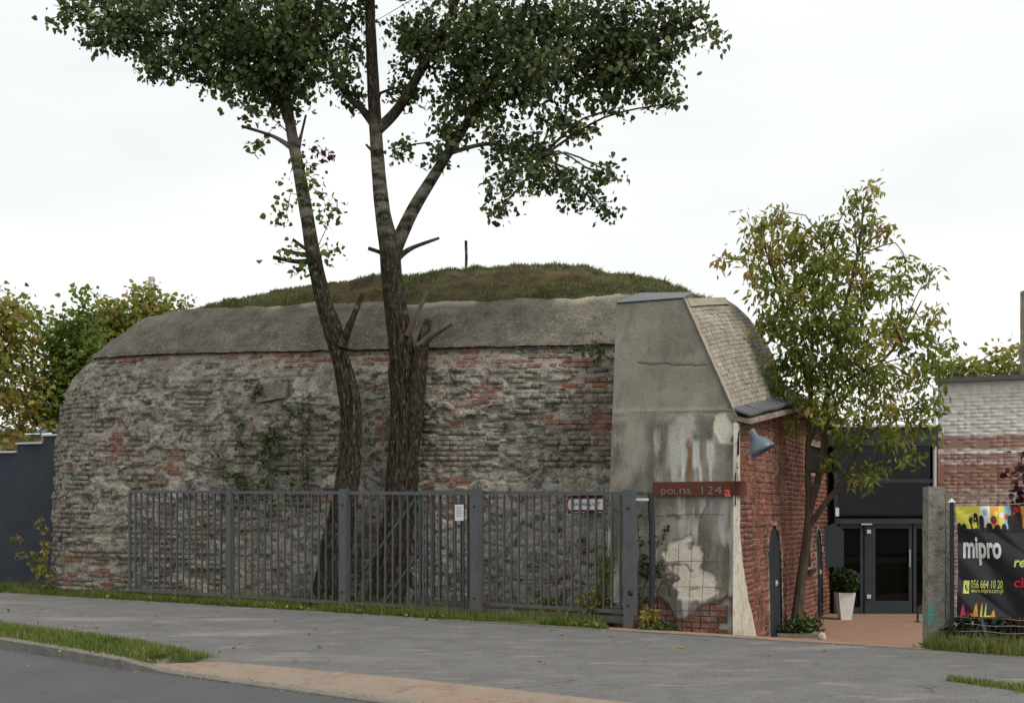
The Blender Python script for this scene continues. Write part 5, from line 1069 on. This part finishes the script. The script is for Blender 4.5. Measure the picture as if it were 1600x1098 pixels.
creeper([[wp(402,618,.1),wp(408,605,.16)],[wp(410,618,.1),wp(418,612,.15)]], 'tuft of weeds on a ledge of the bunker wall', 12, M['vine_leaf'], name='ledge_weed', cat='weed')
creeper([[wp(905,548,.16),wp(935,540,.22)],[wp(930,552,.14),wp(955,560,.2)]], 'green weeds under the coping beside the pier', 16, M['vine_leaf'], name='ledge_weed', cat='weed')
creeper([[pier_pt(1.5,.2,.06),pier_pt(1.42,.8,.06),pier_pt(1.25,1.3,.06),pier_pt(1.1,1.55,.06)],[pier_pt(1.42,.8,.06),pier_pt(1.55,1.25,.06),pier_pt(1.6,1.7,.06)],[pier_pt(1.35,1.0,.06),pier_pt(1.2,.85,.06)]], 'thin ivy climbing the cement face of the pier', 16, M['dark_leaf'], .06, .06, 'ivy', 'ivy')
creeper([[P(75,900,24.6),P(72,870,24.7),P(66,810,24.8)],[P(78,905,24.6),P(50,880,25.0),P(25,840,25.4)],[P(70,890,24.7),P(58,862,25)]], 'arching bramble with green and red leaves against the blue-grey wall', 22, M['autumn_leaf'], .09, .06, 'bramble', 'bramble')
# square concrete patch on the bunker wall
s0, z0 = sz_of(405, 630); s1, z1 = sz_of(455, 597); mb = MB()
pq = [Vector([float(q_) for q_ in wall(a, b, .085)]) for a, b in ((s0,z0),(s1,z0+.1),(s1,z1),(s0-.12,z1-.02),(s0+.02,z0+.2))]; mb.prism(pq, WN*.05); mb.build('cement_patch', M['concrete'], bunker)
# thuja, yellow plants and pots behind the gate
yb_ = lambda px, Y, z=.0: P(px, 800, Y)+Vector((0,0,z-EYE))
shrub('thuja', yb_(949,18.15,.35), (.17,.17,.42), 260, M['green_leaf'], .05, 'lance', 'small upright green conifer behind the gate bars', 'conifer', 8, .03, -1.0)
shrub('yellow_shrub', yb_(930,18.05,.0), (.26,.12,.34), 60, M['yellow_leaf'], .06, 'heart', 'yellowing shrub below the small conifer behind the gate', 'shrub', 7, .05)
shrub('yellow_shrub', yb_(1014,17.35,-.03), (.13,.10,.18), 36, M['yellow_leaf'], .06, 'heart', 'yellow leafed plant at the foot of the pier beside the gate end', 'shrub', 7, .04)
shrub('ground_cover', yb_(1035,17.25,-.07), (.34,.12,.07), 60, M['vine_leaf'], .06, 'heart', 'low green ground cover along the foot of the pier', 'plant', 8, .05)
fp = yb_(859,18.6,.05); fb_ = thing('flower_trough', fp, 'terracotta trough of leafy yellow flowers behind the gate', 'planter'); mb = MB(); mb.prism([fp+Vector((-.2,-.08,0)), fp+Vector((.2,-.08,0)), fp+Vector((.2,.08,0)), fp+Vector((-.2,.08,0))], (0,0,.14)); mb.build('trough', M['terracotta'], fb_)
v, f, tn = leafcloud(ellipsoid((fp.x, fp.y, fp.z+.22), (.2,.08,.12), 40), 8, .04, .06, 'heart', 0); meshobj('leaves', v, f, M['sprout_leaf'], fb_, False, tn)
bp = yb_(964,17.95,.05); bk_ = thing('bucket', bp, 'small pale blue-grey metal bucket behind the gate post', 'bucket'); mb = MB(); mb.lathe(bp, [(.0,0),(.085,0),(.105,.24),(.11,.24),(.1,.235),(.08,.01)], 18); mb.build('pail', mat('pale_blue_metal', [(.30,.36,.42),(.38,.44,.50)], scale=4, rough=.4), bk_, True)
mb = MB(); mb.tube([bp+Vector((.11*math.cos(a), 0, .24+.09*math.sin(a))) for a in np.linspace(0, math.pi, 12)], .004, 5); mb.build('handle', M['zincroof'], bk_)
# bed at the foot of the maple
bd = mp_(1252,986,-.1); bd.z = -.36
shrub('leafy_plant', Vector((bd.x-.05, bd.y-.25, -.36)), (.36,.22,.12), 70, M['vine_leaf'], .13, 'lance', 'low green leafy plant around the foot of the maple', 'plant', 7, .05, -.3)
kb_ = P(1252,1000,19.6); mb = MB(); mb.box((kb_.x+.0, 19.62, -.38), (.42,-.0,0), (0,.05,0), (0,0,.055)); tag(mb.build('bed_edging', M['kerb']), 'short stone edging in front of the leafy plant bed', 'edging')
rs_ = P(1284,993,19.2); bm_ = MB(); bm_.lathe((rs_.x, 19.2, -.40), [(0,.0),(.06,.0),(.075,.05),(.06,.11),(.025,.14),(0,.145)], 9); st_ = bm_.build('stone', M['cream']); tag(st_, 'pale rough stone lying at the corner of the plant bed', 'stone')
for q_ in st_.data.vertices: q_.co += Vector((random.uniform(-.012,.012), random.uniform(-.012,.012), random.uniform(-.012,.012)))
# planter with box ball
pp_ = P(1320,967,23.0); pp_.z = -.40; pl_ = thing('box_planter', pp_, 'clipped box ball in a tall white tapered planter by the entrance', 'planter')
sq = lambda h, z: [pp_+Vector((a*h, b*h, z)) for a, b in ((-1,-1),(1,-1),(1,1),(-1,1))]
mb = MB(); r0_, r1_, r2_, r3_ = sq(.105, 0), sq(.175, .56), sq(.155, .56), sq(.14, .45); mb.add(r0_+r1_+r2_+r3_, [(3,2,1,0)]+[(k*4+i, k*4+(i+1) % 4, k*4+4+(i+1) % 4, k*4+4+i) for k in range(3) for i in range(4)]+[(12,13,14,15)]); mb.build('pot', M['white'], pl_)
mb = MB(); mb.tube([pp_+Vector((0,0,.4)), pp_+Vector((0,0,.75))], .02, 6); mb.build('stem', M['mbark'], pl_)
v, f, tn = leafcloud(ellipsoid((pp_.x, pp_.y, pp_.z+.78), (.26,.26,.24), 420, .6), 10, .03, .045, 'heart', 0); meshobj('foliage', v, f, M['dark_leaf'], pl_, False, tn)
# cycle rack
cr_ = P(1444,968,22.4); cr_.z = -.4; ck = thing('cycle_rack', cr_, 'low dark tubular hoop standing on the paving by the concrete post', 'rack'); mb = MB(); mb.tube([cr_+Vector((x, .0, z)) for x, z in ((-.13,-.02),(-.13,.26),(-.10,.32),(-.04,.34),(.1,.34),(.16,.32),(.19,.26),(.19,-.02))], .022, 8); mb.build('hoop', M['darksteel'], ck)
for x in (-.13, .19): mb = MB(); mb.box(cr_+Vector((x,0,.01)), (.05,0,0), (0,.05,0), (0,0,.01)); mb.build('foot_plate', M['darksteel'], ck)

# ------------------------------------------------------------------ concrete posts, wire fence and banner on the right
M['post'] = mat('mossy_concrete', [(.13,.125,.11), (.21,.20,.175), (.27,.25,.22)], scale=5, bump=.8, bscale=30, rough=.95); t = NT(M['post']); t.over(t.noise(9, lo=.56, hi=.66, amt=.6), (.06,.06,.045)); t.over(t.mul(t.mul(t.noise(6, lo=.46, hi=.54, off=(1,1,4)), t.rng(t.posz()[2], .62, .5)), t.rng(t.posz()[2], .22, .34)), (.10,.26,.22))
def cpost(px0, px1, Y, zt, dep, lab):
    a, b = P(px0,800,Y), P(px1,800,Y); o = thing('concrete_post', ((a.x+b.x)/2, Y, 0), lab, 'post'); v = []; nz_ = 40; prof = []
    for x, y in ((a.x,Y),(b.x,Y),(b.x,Y+dep),(a.x,Y+dep)): prof.append((x, y))
    per = []
    for i in range(4):
        (xa_, ya_), (xb_, yb2) = prof[i], prof[(i+1) % 4]
        for k in range(6): per.append((xa_+(xb_-xa_)*k/6, ya_+(yb2-ya_)*k/6))
    cx_, cy_ = (a.x+b.x)/2, Y+dep/2
    for j in range(nz_+1):
        z = -.3+(zt+.3)*j/nz_
        for x, y in per:
            k = 1+.09*(float(fbm(np.float64(x*14+y*9), np.float64(z*7), 181, 3))-.5)-(.04 if j == nz_ else 0); v.append((cx_+(x-cx_)*k, cy_+(y-cy_)*k, z+(0.02*float(vn(np.float64(x*20), np.float64(y*20))) if j == nz_ else 0)))
    n = len(per); f = [(j*n+i, j*n+(i+1) % n, (j+1)*n+(i+1) % n, (j+1)*n+i) for j in range(nz_) for i in range(n)]+[tuple(nz_*n+i for i in range(n))]
    meshobj('shaft', v, f, M['post'], o); return o
cpost(1451, 1477, 15.0, 2.13, .22, 'thick weathered concrete post with green paint traces at the yard entrance'); cpost(1478, 1486, 15.12, 2.02, .12, 'thin concrete post behind the thick weathered one')
B0 = Vector((5.87,14.85,0)); BD = Vector((.86,-.51,0)); BNv = Vector((-.51,-.86,0))
bp_ = thing('banner_post', B0-BD*.05, 'slim dark metal fence post with a pointed cap beside the banner', 'post'); mb = MB(); q_ = B0-BD*.04-BNv*.03; mb.bar(q_+Vector((0,0,-.2)), q_+Vector((0,0,1.93)), .05, .05, BD); mb.build('shaft', M['darksteel'], bp_)
mb = MB(); c_ = q_+Vector((0,0,1.932)); w4 = [c_+BD*a*.045+BNv*b*.045 for a, b in ((-1,-1),(1,-1),(1,1),(-1,1))]; mb.add(w4+[c_+Vector((0,0,.06))], [(0,1,4),(1,2,4),(2,3,4),(3,0,4),(3,2,1,0)]); mb.build('cap', M['zincroof'], bp_)
mf = thing('wire_fence', B0+BD*1.3, 'wire mesh fence carrying the black banner', 'fence')
for k in range(22):
    z = .06+k*.088; mb = MB(); mb.tube([B0+BD*a+BNv*(-.02+.006*math.sin(a*9+k))+Vector((0,0,z+.008*math.sin(a*11+k*2))) for a in np.linspace(-.04, 2.7, 30)], .0035, 4); mb.build('wire', M['zincroof'], mf)
for k in range(28): a = .0+k*.098; mb = MB(); mb.tube([B0+BD*a+BNv*-.024+Vector((0,0,z)) for z in (.03, 1.0, 1.93)], .003, 4); mb.build('wire', M['steel'], mf)
mb = MB(); mb.bar(B0+BD*.42+BNv*-.05+Vector((0,0,.0)), B0+BD*.2+BNv*-.05+Vector((0,0,.9)), .035); mb.build('brace', M['lamp'], mf)
bn_ = thing('banner', B0+BD*1.2+Vector((0,0,.43)), 'black advertising banner with white lettering and colourful printed edges', 'banner')
BW, ZB0, ZB1 = 2.5, .43, 1.885
def warp(a, z):
    return .045*math.sin(6*(a*1.1-(ZB1-z)*.8)+.5)*min(1, .3+a*1.5)+.03*abs(math.sin(7*(a*.75-(ZB1-z)*.95)))**.6+.02*math.sin(23*(a*.7-(ZB1-z)*.5)+2)*.5+.03
def bpt(a, z, d=0.0): return B0+BD*(a+.02+.03*math.sin((ZB1-z)*2))+BNv*(warp(a, z)+d)+Vector((0,0,z-.05*math.sin(max(0, a)*1.2)*((ZB1-z)/1.45)*-.3))
M['banner'] = mat('banner_print', [(.008,.008,.010), (.014,.014,.017)], scale=3, rough=.32, spec=.5)
na, nzb = 130, 70; v = [bpt(BW*i/na, ZB0+(ZB1-ZB0)*j/nzb) for i in range(na+1) for j in range(nzb+1)]
f = [(i*(nzb+1)+j, (i+1)*(nzb+1)+j, (i+1)*(nzb+1)+j+1, i*(nzb+1)+j+1) for i in range(na) for j in range(nzb)]
meshobj('cloth', v, f, M['banner'], bn_, True)
def bflat(name, poly, m, d=.004):                          # flat print following the cloth, one polygon strip
    cxp = sum(p[0] for p in poly)/len(poly); czp = sum(p[1] for p in poly)/len(poly)
    return meshobj(name, [bpt(a, z, d) for a, z in poly]+[bpt(cxp, czp, d)], [(i, (i+1) % len(poly), len(poly)) for i in range(len(poly))], m, bn_)
def pm(n, c, r=.4): return mat(n, [c, tuple(q_*1.12 for q_ in c)], scale=6, rough=r)
M['b_y'] = pm('print_yellow', (.62,.58,.08)); M['b_w'] = pm('print_white', (.68,.68,.66)); M['b_lime'] = pm('print_lime', (.62,.66,.16)); M['b_r'] = pm('print_red', (.58,.03,.045)); M['b_o'] = pm('print_orange', (.62,.28,.05)); M['b_p'] = pm('print_pink', (.55,.07,.16)); M['b_b'] = pm('print_sky', (.25,.42,.52)); M['b_d'] = pm('print_wine', (.16,.02,.03)); M['b_n'] = pm('print_black', (.012,.012,.014))
segs = [(0,.30,'b_y'),(.30,.42,'b_w'),(.42,.52,'b_o'),(.52,.58,'b_y'),(.58,.66,'b_b'),(.66,.78,'b_d'),(.78,.98,'b_o'),(.98,1.15,'b_b'),(1.15,1.5,'b_y'),(1.5,1.9,'b_d'),(1.9,2.5,'b_o')]
for a0_, a1_, c_ in segs:
    nn = max(2, int((a1_-a0_)/.02)); low = [1.60-.03*random.random() for _ in range(nn+1)]
    v = [bpt(a0_+(a1_-a0_)*i/nn, low[i]+(ZB1-.003-low[i])*j/6, .005) for i in range(nn+1) for j in range(7)]
    meshobj('print_patch', v, [(i*7+j, (i+1)*7+j, (i+1)*7+j+1, i*7+j+1) for i in range(nn) for j in range(6)], M[c_], bn_)
for a0_, z_, r_, c_ in ((.36,1.80,.035,'b_b'),(.46,1.70,.045,'b_d'),(.49,1.78,.03,'b_y'),(.55,1.76,.03,'b_w'),(.61,1.74,.03,'b_r'),(.72,1.8,.05,'b_r'),(.4,1.72,.02,'b_w')): bflat('print_patch', [(a0_+r_*.8*math.cos(k), z_+r_*1.3*math.sin(k)) for k in np.linspace(0, 5.9, 12)], M[c_], .007)
for a0_, h_, w_ in ((.03,.06,.03),(.09,.05,.035),(.18,.14,.03),(.24,.19,.03),(.31,.16,.03),(.40,.06,.04),(.50,.04,.04),(.58,.05,.03),(.65,.16,.035),(.74,.20,.05),(.84,.12,.03),(.9,.14,.04),(1.0,.1,.04),(1.1,.15,.04),(1.3,.12,.05)):
    zt_ = 1.60+h_; pts = [(a0_-w_,1.54),(a0_+w_,1.54),(a0_+w_*.9,zt_-.03),(a0_+w_*.4,zt_),(a0_-w_*.4,zt_),(a0_-w_*.9,zt_-.03)]; bflat('print_hand', pts, M['b_n'], .009)
def ba(px): r = (px-CX)/F; return (r*B0.y-B0.x)/(BD.x-r*BD.y)
def bz(py, a): return EYE-(py-HY)/F*(B0.y+BD.y*a)
def btext(s, px0, px1, py0, py1, m, nm='lettering', **k):
    a0_, a1_ = ba(px0), ba(px1); z0_, z1_ = bz(py1, a0_), bz(py0, a0_); v, f = text_mesh(s, 1.0, 1.0, 0, 1.0, k.get('shear', 0), k.get('bold', 0))
    v[:,0] -= v[:,0].min(); v[:,1] -= v[:,1].min(); v[:,0] *= (a1_-a0_)/v[:,0].max(); v[:,1] *= (z1_-z0_)/v[:,1].max()
    meshobj(nm, [bpt(a0_+a, z0_+b, .010) for a, b, _ in v], f, m, bn_)
btext('mipro', 1500, 1560, 838, 882, M['b_w'], bold=.03); btext('056 664 10 20', 1512, 1561, 905, 918, M['b_lime'], bold=.012); btext('www.mipro.com.pl', 1513, 1562, 918, 927, M['b_y'], bold=.01)
btext('reklamy', 1579, 1650, 870, 890, M['b_lime'], shear=.2, bold=.02); btext('cięcie', 1579, 1640, 902, 922, M['b_r'], bold=.02)
a0_, a1_ = ba(1501), ba(1510); z0_, z1_ = bz(926, .1), bz(906, .1); bflat('phone_icon', [(a0_,z0_),(a1_,z0_),(a1_,z1_),(a0_,z1_)], M['b_lime'], .008)
bflat('phone_icon', [(a0_+.02,z1_-.03),(a0_+.035,z1_-.03),(a0_+.03,(z0_+z1_)/2),(a0_+.055,z0_+.04),(a0_+.045,z0_+.03),(a0_+.018,(z0_+z1_)/2)], M['b_n'], .011)
for px, w, h, c_ in ((1502,8,20,'b_p'),(1510,10,10,'b_d'),(1522,7,22,'b_o'),(1531,2.5,23,'b_y'),(1537,2.5,23,'b_y'),(1549,6,12,'b_o'),(1515,10,6,'b_o'),(1541,14,3,'b_y')):
    a = ba(px); hw_ = w/2/100; hh = h/118; bflat('print_figure', [(a-hw_,ZB0+.004),(a+hw_,ZB0+.004),(a+hw_*.55,ZB0+hh*.6),(a+hw_*.1,ZB0+hh),(a-hw_*.4,ZB0+hh*.7)], M[c_], .008)
shrub('purple_plum', Vector((7.85,16.7,.0)), (.50,.4,1.42), 190, M['purple_leaf'], .10, 'heart', 'dark purple leaved plum shrub standing behind the banner', 'shrub', 10, .08, .4, 8)
shrub('rusty_shrub', B0+BD*.75-BNv*.28, (.26,.14,.2), 70, M['redsprout'], .07, 'heart', 'low rusty leaved shrub behind the wire below the banner', 'shrub', 8, .05, .2)
shrub('dark_hedge', B0+BD*.4-BNv*.32, (.55,.1,.24), 130, M['dark_leaf'], .07, 'heart', 'dark low hedge behind the wire mesh below the banner', 'hedge', 10, .05, .2)

# ------------------------------------------------------------------ fallen leaves and grit
lp = []
for _ in range(120):
    px, py = random.uniform(0, 1600), random.choice([random.uniform(930, 1040), random.gauss(955, 22)])
    q_ = G(px, max(925, py)); x = q_.x
    if far_at(x) is None or q_.y > far_at(x)+.5: continue
    lp.append((q_.x, q_.y, .012))
for _ in range(70): x = random.uniform(-11, 1.4); lp.append((x, far_at(x)+random.gauss(.03, .10), .06))
for px, py in ((145,975),(147,982),(840,1034),(420,960),(430,962),(440,959),(517,955),(545,957),(15,957),(1040,960)):
    q_ = G(px, py); lp.append((q_.x, q_.y, .014))
v, f, tn = leafcloud(lp, 1, .01, .075, 'heart', 0); v[:,2] = np.maximum(v[:,2], .006)
tag(meshobj('fallen_leaves', v, f, M['yellow_leaf'], None, False, tn), 'scattered small yellow fallen leaves on the path and verge', 'leaves', None, 'stuff')

gp = []
for _ in range(5200):
    r_ = random.random()
    if r_ < .5: k = random.random(); p = along(inner[2:-1], k)+Vector((random.gauss(0,.12), random.gauss(.12,.14), 0)); gp.append((p.x, p.y, p.z+.012))
    elif r_ < .55: k = random.random(); p = along(kerb[2:-1], k)-nk[4]*abs(random.gauss(.0,.035)); gp.append((p.x, p.y, -.118))
    elif r_ < .8: x = random.uniform(-12, 7.5); gp.append((x, far_at(x)-abs(random.gauss(0,.12)), .004))
    elif r_ < .86:
        q_ = G(random.uniform(-50,1650), random.uniform(935,1040)); gp.append((q_.x, q_.y, .004))
gp = np.array(gp); n = len(gp); r_ = rng.uniform(.003,.013,n)[:,None]*rng.uniform(.6,1.2,(n,3))
off = np.array([(-1,-1,0),(1,-1,0),(1,1,0),(-1,1,0),(0,0,1)]); jit = rng.uniform(-.35,.35,(n,5,3))
v = gp[:,None,:]+(off[None]+jit)*r_[:,None,:]; b = np.arange(n)*5
f = np.concatenate([np.stack([b+i, b+(i+1)%4, b+4], 1) for i in range(4)])
M['grit'] = mat('grit', [(.2,.17,.13), (.3,.27,.22)], scale=9, tone=.8, tonecols=[(.09,.08,.07),(.18,.15,.12),(.26,.23,.19),(.12,.10,.08)], rough=.95)
tag(meshobj('grit', v.reshape(-1,3), f, M['grit'], None, False, np.tile(rng.uniform(0,1,n),4)), 'loose grit and small stones along the kerb and path edges', 'grit', None, 'stuff')
